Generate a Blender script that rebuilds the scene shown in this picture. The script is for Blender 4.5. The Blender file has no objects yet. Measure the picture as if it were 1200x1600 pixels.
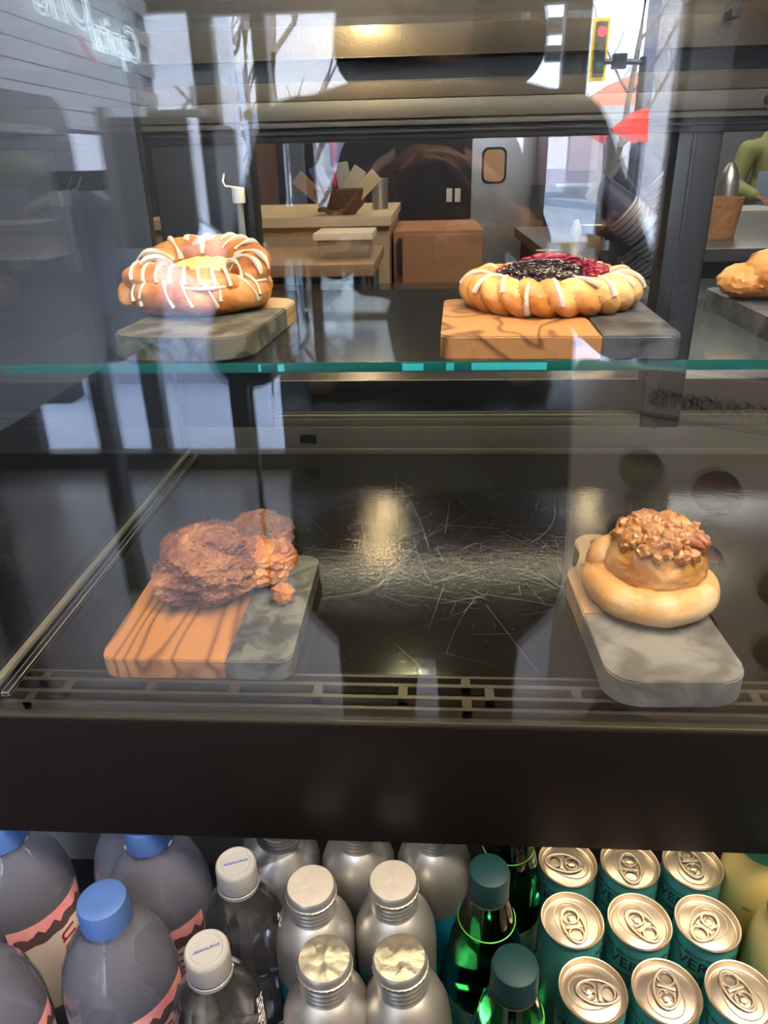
import bpy, bmesh, math, random
from mathutils import Vector, Matrix, noise, Euler
R = math.radians; PI = math.pi
C = bpy.context.scene.collection
SC = bpy.context.scene
random.seed(7)

# ------------------------------------------------------------------ camera
F = 1155.0; CZ = 1.33
_p, _y, _r = R(25.28), R(3.776), R(-1.352)
FWD = Vector((-math.sin(_y)*math.cos(_p), math.cos(_y)*math.cos(_p), -math.sin(_p)))
RT0 = Vector((math.cos(_y), math.sin(_y), 0)); UP0 = RT0.cross(FWD)
RT = RT0*math.cos(_r) + UP0*math.sin(_r); UP = -RT0*math.sin(_r) + UP0*math.cos(_r)
cam = bpy.data.cameras.new('camera'); co = bpy.data.objects.new('camera', cam); C.objects.link(co)
co.matrix_world = Matrix(((RT.x, UP.x, -FWD.x, 0), (RT.y, UP.y, -FWD.y, 0), (RT.z, UP.z, -FWD.z, CZ), (0, 0, 0, 1)))
cam.sensor_fit = 'VERTICAL'; cam.sensor_height = 24; cam.lens = 24*F/1600; cam.clip_start = .02; cam.clip_end = 300
SC.camera = co
# ------------------------------------------------------------------ sky, sun, exposure
w = bpy.data.worlds.new('sky'); SC.world = w; w.use_nodes = True
nt = w.node_tree; bg = nt.nodes['Background']
tc = nt.nodes.new('ShaderNodeTexCoord'); sep = nt.nodes.new('ShaderNodeSeparateXYZ'); rmp = nt.nodes.new('ShaderNodeValToRGB')
nt.links.new(tc.outputs['Generated'], sep.inputs[0]); nt.links.new(sep.outputs['Z'], rmp.inputs[0]); nt.links.new(rmp.outputs[0], bg.inputs[0])
rmp.color_ramp.elements[0].color = (.78, .86, 1, 1); rmp.color_ramp.elements[1].color = (.34, .52, .95, 1)
bg.inputs[1].default_value = 15.0
sun = bpy.data.lights.new('sun', 'SUN'); sun.energy = 54; sun.angle = R(1); sun.color = (1, .95, .87)
so = bpy.data.objects.new('sun', sun); C.objects.link(so); so.rotation_euler = (R(-36), 0, R(-18))
vs = SC.view_settings; vs.view_transform = 'Standard'; vs.look = 'None'; vs.gamma = 1; vs.use_curve_mapping = False; vs.exposure = -0.08
cy = SC.cycles; cy.max_bounces = 14; cy.transparent_max_bounces = 48; cy.glossy_bounces = 8; cy.transmission_bounces = 12; cy.diffuse_bounces = 4
cy.sample_clamp_indirect = 6; cy.caustics_refractive = False; cy.caustics_reflective = False
def area(name, loc, rot, sx, sy, e, col):
    l = bpy.data.lights.new(name, 'AREA'); l.shape = 'RECTANGLE'; l.size = sx; l.size_y = sy; l.energy = e; l.color = col
    o = bpy.data.objects.new(name, l); C.objects.link(o); o.location = loc; o.rotation_euler = rot; return o
WARM = (1, .78, .52)
area('case_strip_light', (.2, .47, 1.62), (R(16), 0, 0), 1.1, .03, 9.0, (1, .80, .58))     # LED strip along the top front of the case
area('case_rear_strip_light', (.2, .90, 1.62), (R(-14), 0, 0), 1.1, .03, 4.0, (1, .80, .56))
area('cooler_strip_light', (.28, .50, .90), (R(14), 0, 0), .62, .03, .65, (1, .84, .58))     # LED strip under the case, over the cans
area('cooler_strip_light_cool', (-.25, .50, .90), (R(14), 0, 0), .32, .03, .35, (.9, .93, 1))
area('kitchen_light', (.2, 3.30, 2.75), (0, 0, 0), 2.6, .16, 34, (1, .80, .58))
area('cup_fill_light', (.35, 1.22, 2.35), (0, 0, 0), .9, .2, 20, (1, .86, .68))  # added fill lamp to brighten the paper cups, not a kitchen fixture
area('kitchen_light_far', (1.8, 5.6, 2.75), (0, 0, 0), 1.6, 1.6, 50, (1, .92, .82))
area('cafe_light', (.9, -.1, 2.75), (R(-12), 0, 0), 1.4, .8, 130, (1, .82, .64))

area('tile_wall_fill_light', (-.35, -1.5, 2.8), (0, R(40), 0), .5, 1.6, 110, (.88, .93, 1))  # made-up cool lamp, added to lift the tiled kiosk wall
# ------------------------------------------------------------------ helpers
def at_depth(px, py, Y):
    d = RT*((px-600)/F) - UP*((py-800)/F) + FWD; t = Y/d.y
    return Vector((d.x*t, Y, CZ + d.z*t))
def at_height(px, py, z):
    d = RT*((px-600)/F) - UP*((py-800)/F) + FWD; t = (z-CZ)/d.z
    return Vector((d.x*t, d.y*t, z))
GY = .432
def seen_in_glass(px, py, L):                 # where a thing of the room stands that shows in the front pane
    v = at_depth(px, py, L); return Vector((v.x, 2*GY - L, v.z))
MT = {}
def mat(name, col=(.5, .5, .5), rough=.5, metal=0, bump=None, spec=.5, noise_col=None, ns=8, trans=0, ior=1.45, emit=None, es=0, coat=0, alpha=1, sss=0, band=(.35, .65)):
    if name in MT: return MT[name]
    m = bpy.data.materials.new(name); m.use_nodes = True; n = m.node_tree.nodes; l = m.node_tree.links; b = n['Principled BSDF']
    b.inputs['Base Color'].default_value = (*col, 1); b.inputs['Roughness'].default_value = rough; b.inputs['Metallic'].default_value = metal
    b.inputs['Specular IOR Level'].default_value = spec; b.inputs['IOR'].default_value = ior
    b.inputs['Transmission Weight'].default_value = trans; b.inputs['Coat Weight'].default_value = coat
    if sss: b.inputs['Subsurface Weight'].default_value = sss; b.inputs['Subsurface Scale'].default_value = .01
    if emit: b.inputs['Emission Color'].default_value = (*emit, 1); b.inputs['Emission Strength'].default_value = es
    t = n.new('ShaderNodeTexCoord')
    if noise_col:
        x = n.new('ShaderNodeTexNoise'); x.inputs['Scale'].default_value = ns; x.inputs['Detail'].default_value = 6; l.new(t.outputs['Object'], x.inputs['Vector'])
        r = n.new('ShaderNodeValToRGB'); r.color_ramp.elements[0].position = band[0]; r.color_ramp.elements[1].position = band[1]; x.inputs['Distortion'].default_value = .8 if band[0] > .36 else 0
        r.color_ramp.elements[0].color = (*col, 1); r.color_ramp.elements[1].color = (*noise_col, 1)
        l.new(x.outputs['Fac'], r.inputs[0]); l.new(r.outputs[0], b.inputs['Base Color'])
    if bump:
        x = n.new('ShaderNodeTexNoise'); x.inputs['Scale'].default_value = bump[0]; x.inputs['Detail'].default_value = 4; l.new(t.outputs['Object'], x.inputs['Vector'])
        u = n.new('ShaderNodeBump'); u.inputs['Strength'].default_value = bump[1]; u.inputs['Distance'].default_value = bump[2] if len(bump) > 2 else .002
        l.new(x.outputs['Fac'], u.inputs['Height']); l.new(u.outputs[0], b.inputs['Normal'])
    MT[name] = m; return m
def glassmat(name, tint=(1, 1, 1), rough=0.0, ior=1.5, body=0, bodycol=(1, 1, 1)):
    # thin-sheet glass: Fresnel share mirrors, the rest passes straight through; right from either side
    if name in MT: return MT[name]
    m = bpy.data.materials.new(name); m.use_nodes = True; n = m.node_tree.nodes; l = m.node_tree.links; n.remove(n['Principled BSDF'])
    out = n['Material Output']; fr = n.new('ShaderNodeFresnel'); g = n.new('ShaderNodeNewGeometry'); mx = n.new('ShaderNodeMix'); mx.data_type = 'FLOAT'
    mx.inputs[2].default_value = ior; mx.inputs[3].default_value = 1/ior; l.new(g.outputs['Backfacing'], mx.inputs[0]); l.new(mx.outputs[0], fr.inputs['IOR'])
    tr = n.new('ShaderNodeBsdfTransparent'); tr.inputs[0].default_value = (*tint, 1); gl = n.new('ShaderNodeBsdfGlossy'); gl.inputs['Roughness'].default_value = rough
    ms = n.new('ShaderNodeMixShader'); l.new(fr.outputs[0], ms.inputs[0]); l.new(gl.outputs[0], ms.inputs[2])
    if body:
        df = n.new('ShaderNodeBsdfDiffuse'); df.inputs[0].default_value = (*bodycol, 1); m2 = n.new('ShaderNodeMixShader'); m2.inputs[0].default_value = body
        l.new(tr.outputs[0], m2.inputs[1]); l.new(df.outputs[0], m2.inputs[2]); l.new(m2.outputs[0], ms.inputs[1])
    else: l.new(tr.outputs[0], ms.inputs[1])
    l.new(ms.outputs[0], out.inputs[0]); MT[name] = m; return m
def woodmat(name, c1, c2, scale=30, stretch=(1, .12, 1), dist=6, rough=.45, rz=0):
    if name in MT: return MT[name]
    m = bpy.data.materials.new(name); m.use_nodes = True; n = m.node_tree.nodes; l = m.node_tree.links; b = n['Principled BSDF']; b.inputs['Roughness'].default_value = rough
    t = n.new('ShaderNodeTexCoord'); mp = n.new('ShaderNodeMapping'); mp.inputs['Scale'].default_value = stretch; mp.inputs['Rotation'].default_value = (0, 0, rz); l.new(t.outputs['Object'], mp.inputs[0])
    no = n.new('ShaderNodeTexNoise'); no.inputs['Scale'].default_value = scale*.35; no.inputs['Detail'].default_value = 3; no.inputs['Distortion'].default_value = .6; l.new(mp.outputs[0], no.inputs['Vector'])
    ma = n.new('ShaderNodeMath'); ma.operation = 'MULTIPLY'; ma.inputs[1].default_value = dist; l.new(no.outputs['Fac'], ma.inputs[0])
    fr = n.new('ShaderNodeMath'); fr.operation = 'FRACT'; l.new(ma.outputs[0], fr.inputs[0])
    r = n.new('ShaderNodeValToRGB'); e = r.color_ramp.elements; e[0].color = (*c2, 1); e[0].position = 0; e[1].color = (*c1, 1); e[1].position = .30
    x = r.color_ramp.elements.new(.8); x.color = (*c1, 1); x = r.color_ramp.elements.new(1); x.color = (*c2, 1)
    l.new(fr.outputs[0], r.inputs[0])
    n2 = n.new('ShaderNodeTexNoise'); n2.inputs['Scale'].default_value = scale*6; l.new(mp.outputs[0], n2.inputs['Vector'])
    hs = n.new('ShaderNodeMix'); hs.data_type = 'RGBA'; hs.blend_type = 'MULTIPLY'; hs.inputs[0].default_value = .25; l.new(r.outputs[0], hs.inputs[6]); l.new(n2.outputs['Fac'], hs.inputs[7])
    l.new(hs.outputs[2], b.inputs['Base Color']); MT[name] = m; return m
def obj(name, bm, m, parent=None, smooth=True, ang=38, world=False, kind=None):
    me = bpy.data.meshes.new(name); bmesh.ops.recalc_face_normals(bm, faces=bm.faces); bm.to_mesh(me); bm.free()
    for mm in (m if isinstance(m, (list, tuple)) else [m]): me.materials.append(mm)
    if smooth: me.shade_smooth(); me.set_sharp_from_angle(angle=R(ang))
    o = bpy.data.objects.new(name, me); C.objects.link(o)
    if parent:
        o.parent = parent
        if world: o.matrix_parent_inverse = parent.matrix_basis.inverted()
    if kind: o['kind'] = kind
    return o
def thing(name, label, cat, loc=(0, 0, 0), rz=0, group=None, rot=None):
    o = bpy.data.objects.new(name, None); C.objects.link(o); o.location = loc; o.rotation_euler = rot or (0, 0, rz); o.empty_display_size = .02
    o['label'] = label; o['category'] = cat
    if group: o['group'] = group
    return o
def tag(o, label, cat, group=None):
    o['label'] = label; o['category'] = cat
    if group: o['group'] = group
    return o
def struct(o): o['kind'] = 'structure'; return o
def dup(root, loc=None, rot=None, label=None, group=None):
    def cp(o, par):
        c = o.copy(); C.objects.link(c)
        if par: c.parent = par
        for ch in o.children: cp(ch, c)
        return c
    r = cp(root, None)
    if loc is not None: r.location = loc
    if rot is not None: r.rotation_euler = rot
    if label: r['label'] = label
    if group: r['group'] = group
    return r
def BM(): return bmesh.new()
def box(bm, x0, x1, y0, y1, z0, z1, bev=0, mi=0, mtx=None):
    r = bmesh.ops.create_cube(bm, size=1)
    bmesh.ops.scale(bm, vec=(abs(x1-x0), abs(y1-y0), abs(z1-z0)), verts=r['verts'])
    bmesh.ops.translate(bm, vec=((x0+x1)/2, (y0+y1)/2, (z0+z1)/2), verts=r['verts'])
    if mtx: bmesh.ops.transform(bm, matrix=mtx, verts=r['verts'])
    fs = set(f for v in r['verts'] for f in v.link_faces)
    for f in fs: f.material_index = mi
    if bev:
        es = list(set(e for v in r['verts'] for e in v.link_edges)); bmesh.ops.bevel(bm, geom=es, offset=bev, segments=2, affect='EDGES', profile=.7)
    return bm
def bx(*a, **k): return box(BM(), *a, **k)
def lathe(bm, prof, seg=32, cx=0, cy=0, mi=0, cap=True):
    rings = []
    for r, z in prof:
        if r <= 1e-6: rings.append([bm.verts.new((cx, cy, z))])
        else: rings.append([bm.verts.new((cx+r*math.cos(2*PI*i/seg), cy+r*math.sin(2*PI*i/seg), z)) for i in range(seg)])
    for a, b in zip(rings, rings[1:]):
        for i in range(seg):
            j = (i+1) % seg
            if len(a) == 1 and len(b) == 1: continue
            if len(a) == 1: f = bm.faces.new((a[0], b[i], b[j]))
            elif len(b) == 1: f = bm.faces.new((a[i], a[j], b[0]))
            else: f = bm.faces.new((a[i], a[j], b[j], b[i]))
            f.material_index = mi
    if cap:
        for rg, rev in ((rings[0], True), (rings[-1], False)):
            if len(rg) > 2:
                f = bm.faces.new(rg[::-1] if rev else rg); f.material_index = mi
    return bm
def tube(bm, pts, rad, seg=8, closed=False, mi=0, flat=1.0):
    pts = [Vector(p) for p in pts]; n = len(pts); rings = []
    ref = Vector((0, 0, 1))
    for i, p in enumerate(pts):
        a = pts[(i-1) % n] if (closed or i > 0) else pts[i]; b = pts[(i+1) % n] if (closed or i < n-1) else pts[i]
        d = (b-a).normalized() if (b-a).length > 1e-9 else Vector((0, 0, 1))
        u = ref.cross(d)
        if u.length < .05: u = Vector((1, 0, 0)).cross(d)
        u.normalize(); v = d.cross(u)
        rr = rad(i/(n-1)) if callable(rad) else rad
        rings.append([bm.verts.new(p + u*rr*math.cos(2*PI*k/seg) + v*rr*flat*math.sin(2*PI*k/seg)) for k in range(seg)])
    m = n if closed else n-1
    for i in range(m):
        a, b = rings[i], rings[(i+1) % n]
        for k in range(seg):
            f = bm.faces.new((a[k], a[(k+1) % seg], b[(k+1) % seg], b[k])); f.material_index = mi
    if not closed:
        bm.faces.new(rings[0][::-1]); bm.faces.new(rings[-1])
    return bm
def prism(bm, outline, z0, z1, bev=0, mi=0):
    a = [bm.verts.new((x, y, z0)) for x, y in outline]; b = [bm.verts.new((x, y, z1)) for x, y in outline]; n = len(a)
    fs = [bm.faces.new(a[::-1]), bm.faces.new(b)] + [bm.faces.new((a[i], a[(i+1) % n], b[(i+1) % n], b[i])) for i in range(n)]
    for f in fs: f.material_index = mi
    if bev:
        es = [e for e in list(fs[0].edges)+list(fs[1].edges)]; bmesh.ops.bevel(bm, geom=es, offset=bev, segments=2, affect='EDGES')
    return bm
def rrect(x0, x1, y0, y1, r, seg=6):
    rs = r if isinstance(r, (list, tuple)) else [r]*4   # order: lower-left, lower-right, upper-right, upper-left
    out = []
    for (cx, cy, a0), q in zip(((x0, y0, PI), (x1, y0, 1.5*PI), (x1, y1, 0), (x0, y1, .5*PI)), rs):
        q = max(q, 1e-4); ox = cx + (q if cx == x0 else -q); oy = cy + (q if cy == y0 else -q)
        for k in range(seg+1):
            a = a0 + .5*PI*k/seg; out.append((ox+q*math.cos(a), oy+q*math.sin(a)))
    return out
def text(s, size, m, parent=None, mtx=Matrix(), ext=.0002, align='CENTER', shear=0, wrap=None, name='lettering', sx=1, world=False, outline=0):
    cu = bpy.data.curves.new(name, 'FONT'); cu.body = s; cu.size = size; cu.extrude = ext; cu.align_x = align; cu.align_y = 'CENTER'; cu.shear = shear; cu.resolution_u = 3
    if outline: cu.fill_mode = 'NONE'; cu.bevel_depth = outline; cu.bevel_resolution = 1
    to = bpy.data.objects.new('tmp_text', cu); C.objects.link(to); dg = bpy.context.evaluated_depsgraph_get(); dg.update()
    me = bpy.data.meshes.new_from_object(to.evaluated_get(dg)); bpy.data.objects.remove(to); bpy.data.curves.remove(cu)
    me.transform(Matrix.Diagonal((sx, 1, 1, 1)))
    if wrap:      # text lies in x-y, is bent round a z-axis cylinder: x along the wall, y up
        rad, az, z0, turned = wrap
        for v in me.vertices:
            x, y, z = v.co
            if turned: x, y = -y, x
            a = az + x/rad; v.co = Vector(((rad+z+.0004)*math.cos(a), (rad+z+.0004)*math.sin(a), z0+y))
    me.transform(mtx); me.name = name; me.materials.append(m); o = bpy.data.objects.new(name, me); C.objects.link(o)
    if parent:
        o.parent = parent
        if world: o.matrix_parent_inverse = parent.matrix_basis.inverted()
    return o
def blob(bm, c, s, sub=3, amp=.1, freq=1.5, seed=0, rot=None, mi=0, ridge=False):
    r = bmesh.ops.create_icosphere(bm, subdivisions=sub, radius=1); M = (rot or Matrix()).to_4x4()
    for v in r['verts']:
        d = v.co.normalized(); q = d*freq + Vector((seed*7.1, seed*3.3, seed*1.7))
        n = noise.noise(q) + .5*noise.noise(q*2.1) + .25*noise.noise(q*4.3)
        if ridge: n = n*.6 + (.35-abs(noise.noise(q*2.3)))*.9 + .2*noise.noise(q*9)
        k = 1 + amp*n; v.co = M @ Vector((d.x*k*s[0], d.y*k*s[1], d.z*k*s[2])) + Vector(c)
    for f in set(f for v in r['verts'] for f in v.link_faces): f.material_index = mi
    return bm

# ------------------------------------------------------------------ materials
M_dark = mat('dark_bronze', (.020, .014, .010), .34, .0, (260, .12, .001), spec=.5)
M_hdr = mat('bronze_orange_peel', (.080, .060, .038), .36, .42, (330, .35, .001))
M_rail = mat('bronze_rail', (.11, .093, .072), .42, .4, (200, .2, .001))
M_black = mat('black_satin', (.006, .006, .007), .35)
M_gask = mat('black_rubber', (.004, .004, .005), .45)
M_deck = mat('black_deck', (.008, .0068, .0055), .13, 0, (190, .30, .0008), spec=.38)
M_grille = mat('grille_metal', (.075, .062, .042), .36, .55, (120, .15, .001))
M_fascia = mat('fascia_bronze', (.009, .0065, .0055), .40, 0, (240, .1, .001), spec=.08)
M_scr = mat('scratch', (.20, .175, .14), .5)
M_glass = glassmat('pane_glass', (.985, .99, .99))
M_wpane = glassmat('window_glass', (.97, .98, .98))
M_shelf = glassmat('shelf_glass', (.90, .955, .94), ior=1.52)
M_edge = mat('glass_edge', (.015, .17, .15), .12, 0, trans=.45, ior=1.3, spec=.8)
M_edgeb = mat('glass_edge_glint', (.06, .62, .68), .1, 0, trans=.3, spec=.8)
M_cream = mat('cream_seal', (.24, .22, .16), .5)
M_olive = woodmat('olive_wood', (.54, .23, .065), (.20, .07, .022), 15, (1, .2, 1), 22, .38, R(-22))
M_oliveb = woodmat('olive_wood_pale', (.44, .21, .075), (.14, .055, .022), 20, (1, .35, 1), 18, .42, R(25))
M_maple = woodmat('pale_wood', (.56, .37, .20), (.38, .22, .10), 20, (1, .2, 1), 10, .45, R(10))
M_mgrey = mat('grey_marble', (.105, .10, .092), .5, 0, (60, .1), noise_col=(.235, .23, .21), ns=32, band=(.40, .62))
M_mgreen = mat('green_grey_marble', (.028, .032, .028), .36, 0, None, noise_col=(.14, .14, .11), ns=44, band=(.40, .62))
M_mdark = mat('dark_marble', (.022, .025, .030), .4, 0, None, noise_col=(.085, .09, .10), ns=44, band=(.40, .62))
M_steel = mat('stainless_steel', (.55, .56, .57), .35, .9)
M_white = mat('white_plastic', (.75, .74, .70), .4)
M_alu = mat('brushed_aluminium', (.46, .445, .41), .38, .82, (300, .06, .001))
M_ink = mat('black_ink', (.012, .012, .014), .5)

# ------------------------------------------------------------------ structure
floor = struct(obj('floor', bx(-2.6, 3.4, -2.42, 7.2, -.05, 0), mat('floor_concrete', (.26, .235, .21), .32, 0, None, noise_col=(.20, .18, .165), ns=2.2), smooth=False))
ceil = struct(obj('ceiling', bx(-2.6, 3.4, -2.42, 7.2, 2.9, 2.98), mat('ceiling_paint', (.10, .075, .055), .7), smooth=False))
M_wall = mat('dark_wall', (.035, .035, .042), .6)
struct(obj('wall_left', bx(-2.7, -2.6, -2.42, 7.2, 0, 2.9), M_wall, smooth=False))
struct(obj('wall_right', bx(3.4, 3.5, -2.42, 7.2, 0, 2.9), mat('right_wall_paint', (.16, .15, .15), .6), smooth=False))
struct(obj('wall_back', bx(-2.6, 3.4, 7.2, 7.3, 0, 2.9), mat('far_wall_paint', (.20, .23, .24), .6), smooth=False))
struct(obj('wall_kitchen', bx(-2.6, .88, 4.5, 4.6, 0, 2.9), mat('navy_wall', (.012, .013, .022), .5), smooth=False))
# storefront: two windows between columns
WY = -2.45
M_frame = mat('black_window_frame', (.012, .012, .015), .4)
M_winwall = mat('front_wall_paint', (.22, .26, .34), .5)
XR = .945
struct(obj('wall_front', box(bx(1.10, 3.4, WY-.10, WY+.05, 0, 2.9), -2.6, -1.95, WY-.10, WY+.05, 0, 2.9), mat('front_wall_dark', (.03, .032, .045), .55), smooth=False))
struct(obj('trim_1', bx(XR+.02, 1.12, WY-.06, WY+.06, 0, 2.9, .004), M_winwall))
f1 = struct(obj('window_1', bx(-1.95, XR+.02, WY-.04, WY+.04, 0, .085, .004), M_frame))
b = BM()
for xa, xb in ((-1.95, -1.87), (-1.33, -1.245), (-.92, -.835), (-.68, -.625), (.50, .595), (XR-.01, XR+.02)):
    box(b, xa, xb, WY-.04, WY+.04, .085, 2.9, .003)
box(b, -1.87, -.80, WY-.03, WY+.03, 1.865, 1.905, .003); box(b, -.885, .50, WY-.03, WY+.03, 1.85, 1.895, .003)
struct(obj('window_frame', b, M_frame, f1))
for xa, xb in ((-1.87, -1.33), (-1.245, -.92), (-.835, -.68), (-.625, .50), (.595, XR-.01)):
    o = obj('pane', bx(xa, xb, WY-.003, WY+.003, .085, 2.9), M_wpane, f1, smooth=False)
exec_after = []
# ------------------------------------------------------------------ outside
gr = obj('trim_2', bx(-60, 60, -120, WY-.1, -.10, -.02), mat('pavement', (.66, .66, .66), .8, 0, (3, .2), noise_col=(.56, .56, .57), ns=.8), smooth=False); struct(gr)
def building(label, x0, x1, y, z1, mw, wins, cat='building', d=1.2):
    r = thing('building', label, cat, ((x0+x1)/2, y, -.02))
    obj('facade', bx(x0, x1, y-d, y, -.02, z1), mw, r, smooth=False, world=True)
    for (a, c, e, f) in wins:
        q = obj('window', box(bx(a, c, y, y+.06, e, f, .01), a+.08, c-.08, y+.02, y+.065, e+.08, f-.08, 0, 1), [mat('far_sash', (.34, .36, .42), .5), mat('far_pane', (.10, .13, .20), .1)], r, smooth=False, world=True)
        obj('lintel', bx(a-.08, c+.08, y, y+.12, f, f+.14), mat('far_lintel', (.5, .48, .46), .8), q, smooth=False)
    return r
M_pale = mat('pale_stone', (.66, .64, .62), .8, 0, None, noise_col=(.58, .56, .55), ns=.7)
building('pale stone building across the street reflected behind bare trees', -12, -.6, -13, 9.5, M_pale,
         [(-1.9, -.95, 1.2, 2.15), (-3.1, -2.25, 1.3, 2.2), (-5.3, -4.3, 4.0, 5.4), (-3.4, -2.5, 4.0, 5.4), (-7.3, -6.3, 1.2, 2.6), (-1.8, -1.0, 4.0, 5.4), (-7.5, -6.5, 4.0, 5.4)])
p = seen_in_glass(1012, 200, 20); q = seen_in_glass(1065, 200, 20)
building('tall grey tower block at the right end of the reflected street', p.x, q.x+1, p.y, 22, mat('tower_concrete', (.30, .30, .32), .9, 0, (8, .6, .05), noise_col=(.22, .22, .24), ns=5), [])
# low house with a salmon roof
p = seen_in_glass(940, 165, 28); q = seen_in_glass(1000, 130, 28)
h = thing('house', 'low white house with a salmon gable roof far down the street', 'building', (p.x, p.y, -.02))
obj('wall', bx(p.x, q.x+.6, p.y-5, p.y, -.02, p.z), mat('house_wall', (.6, .58, .55), .8), h, smooth=False, world=True)
b = BM(); vs_ = [b.verts.new(v) for v in ((p.x-.5, p.y, p.z), (q.x, p.y, q.z+.35), (q.x+1.4, p.y, p.z), (p.x-.5, p.y-5, p.z), (q.x, p.y-5, q.z+.35), (q.x+1.4, p.y-5, p.z))]
for f in ((0, 1, 2), (3, 5, 4), (0, 3, 4, 1), (1, 4, 5, 2), (0, 2, 5, 3)): b.faces.new([vs_[i] for i in f])
obj('roof', b, mat('salmon_roof', (.72, .26, .16), .8), h, smooth=False, world=True)
# traffic light on its pole and arm
L = 10.0
a0 = seen_in_glass(938, 78, L); pt = seen_in_glass(1005, 97, L)
t = thing('traffic_light', 'traffic light showing red, hung from a dark pole arm outside', 'traffic light', (pt.x, pt.y, -.02))
obj('pole', lathe(BM(), [(.05, -.02), (.04, pt.z+.05)], 12, pt.x, pt.y), M_frame, t, world=True)
obj('mast_arm', tube(BM(), [(pt.x, pt.y, pt.z), (a0.x, a0.y, pt.z+.02)], .03), M_frame, t, world=True)
sg = obj('signal_head', bx(a0.x-.07, a0.x+.05, a0.y-.06, a0.y+.06, a0.z-.27, a0.z+.27, .01), M_frame, t, world=True)
bb = obj('backplate', (bx(a0.x-.105, a0.x+.085, a0.y-.02, a0.y, a0.z-.31, a0.z+.31, .003)), mat('signal_yellow', (.85, .55, .02), .5), t, world=True)
for i, (cn, e) in enumerate((((1, .02, .03), 9), ((.05, .04, .01), 0), ((.01, .05, .02), 0))):
    b = BM(); bmesh.ops.create_uvsphere(b, u_segments=14, v_segments=8, radius=.05); bmesh.ops.scale(b, vec=(1, .4, 1), verts=b.verts); bmesh.ops.translate(b, vec=(a0.x-.01, a0.y+.06, a0.z+.17-.17*i), verts=b.verts)
    k = obj('lens', b, mat('lens%d' % i, cn, .3, emit=cn if e else None, es=e), sg)
cbx = seen_in_glass(968, 103, L)
obj('control_box', bx(cbx.x-.09, cbx.x+.07, pt.y-.05, pt.y+.05, pt.z-.06, pt.z+.09, .01), M_frame, t, world=True)
sgn2 = seen_in_glass(872, 45, 9)
t2 = thing('pedestrian_signal', 'dark stacked pedestrian signals on a post beside the window bar', 'traffic light', (sgn2.x+.1, sgn2.y, -.02))
obj('pole', lathe(BM(), [(.035, -.02), (.035, sgn2.z+.5)], 10, sgn2.x+.1, sgn2.y), M_frame, t2, world=True)
for dz in (.28, .02, -.22): obj('signal_head', bx(sgn2.x-.12, sgn2.x+.06, sgn2.y-.06, sgn2.y+.1, sgn2.z+dz-.07, sgn2.z+dz+.07, .02), M_frame, t2, world=True)
# red awning
p = seen_in_glass(972, 200, 7); q = seen_in_glass(1014, 168, 7); q2 = seen_in_glass(1012, 222, 7)
aw = thing('awning', 'bright red triangular awning by the tower block', 'awning', (q.x, q.y, 0))
b = BM(); vv = [b.verts.new(v) for v in (p, q, q2, p+Vector((0, -.5, 0)), q+Vector((0, -.5, 0)), q2+Vector((0, -.5, 0)))]
for f in ((0, 1, 2), (3, 5, 4), (0, 3, 4, 1), (1, 4, 5, 2), (0, 2, 5, 3)): b.faces.new([vv[i] for i in f])
obj('canopy', b, mat('awning_red', (.95, .06, .035), .6), aw, smooth=False, world=True)
obj('post', lathe(BM(), [(.02, -.02), (.02, q2.z+.02)], 8, q2.x, q2.y-.25), M_frame, aw, world=True)
# bare trees
M_bark = mat('bark', (.14, .12, .11), .9)
def tree(base, h, seed, label, lean=0, n=9):
    rnd = random.Random(seed); r = thing('bare_tree', label, 'tree', base, group='bare trees along the reflected street')
    tr = [Vector((lean*k/8*h + .03*math.sin(k*1.3+seed), 0, h*k/8)) for k in range(9)]
    obj('trunk', tube(BM(), tr, lambda u: .05*(1-.8*u)+.008, 8), M_bark, r)
    for i in range(n):
        k = rnd.uniform(.25, .9); s = tr[int(k*8)]; sd = rnd.choice((-1, 1)); ln = h*rnd.uniform(.18, .38)
        pts = [s + Vector((sd*ln*.55*u+rnd.uniform(-.02, .02), rnd.uniform(-.2, .2)*u, ln*(u**1.3))) for u in (0, .25, .5, .75, 1)]
        bm = tube(BM(), pts, lambda u: .020*(1-u)+.005, 6)
        for j in (1, 2, 3):
            e = pts[j] + Vector((rnd.uniform(-.25, .25), rnd.uniform(-.1, .1), rnd.uniform(.15, .4)))
            tube(bm, [pts[j], (pts[j]+e)/2+Vector((.03, 0, 0)), e], .006, 5)
        obj('branch', bm, M_bark, r)
    return r
for i, (px, L_, h_, ln, lb) in enumerate(((350, 7, 3.6, -.10, 'bare forked tree, just right of the corner window bar'), (300, 8, 3.8, -.12, 'bare tree at the far left edge of the street view'), (430, 6.5, 3.4, .02, 'bare slender tree, right of the second window bar'), (385, 9, 4.2, .03, 'bare tree, the farthest back, between the two window bars'))):
    p = seen_in_glass(px, 200, L_); tree((p.x, p.y, -.02), h_, 3+i, lb, ln)
p = seen_in_glass(978, 100, 14); tree((p.x, p.y, -.02), 6.0, 21, 'tall thin leafless tree behind the traffic light', .05, 14)
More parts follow.
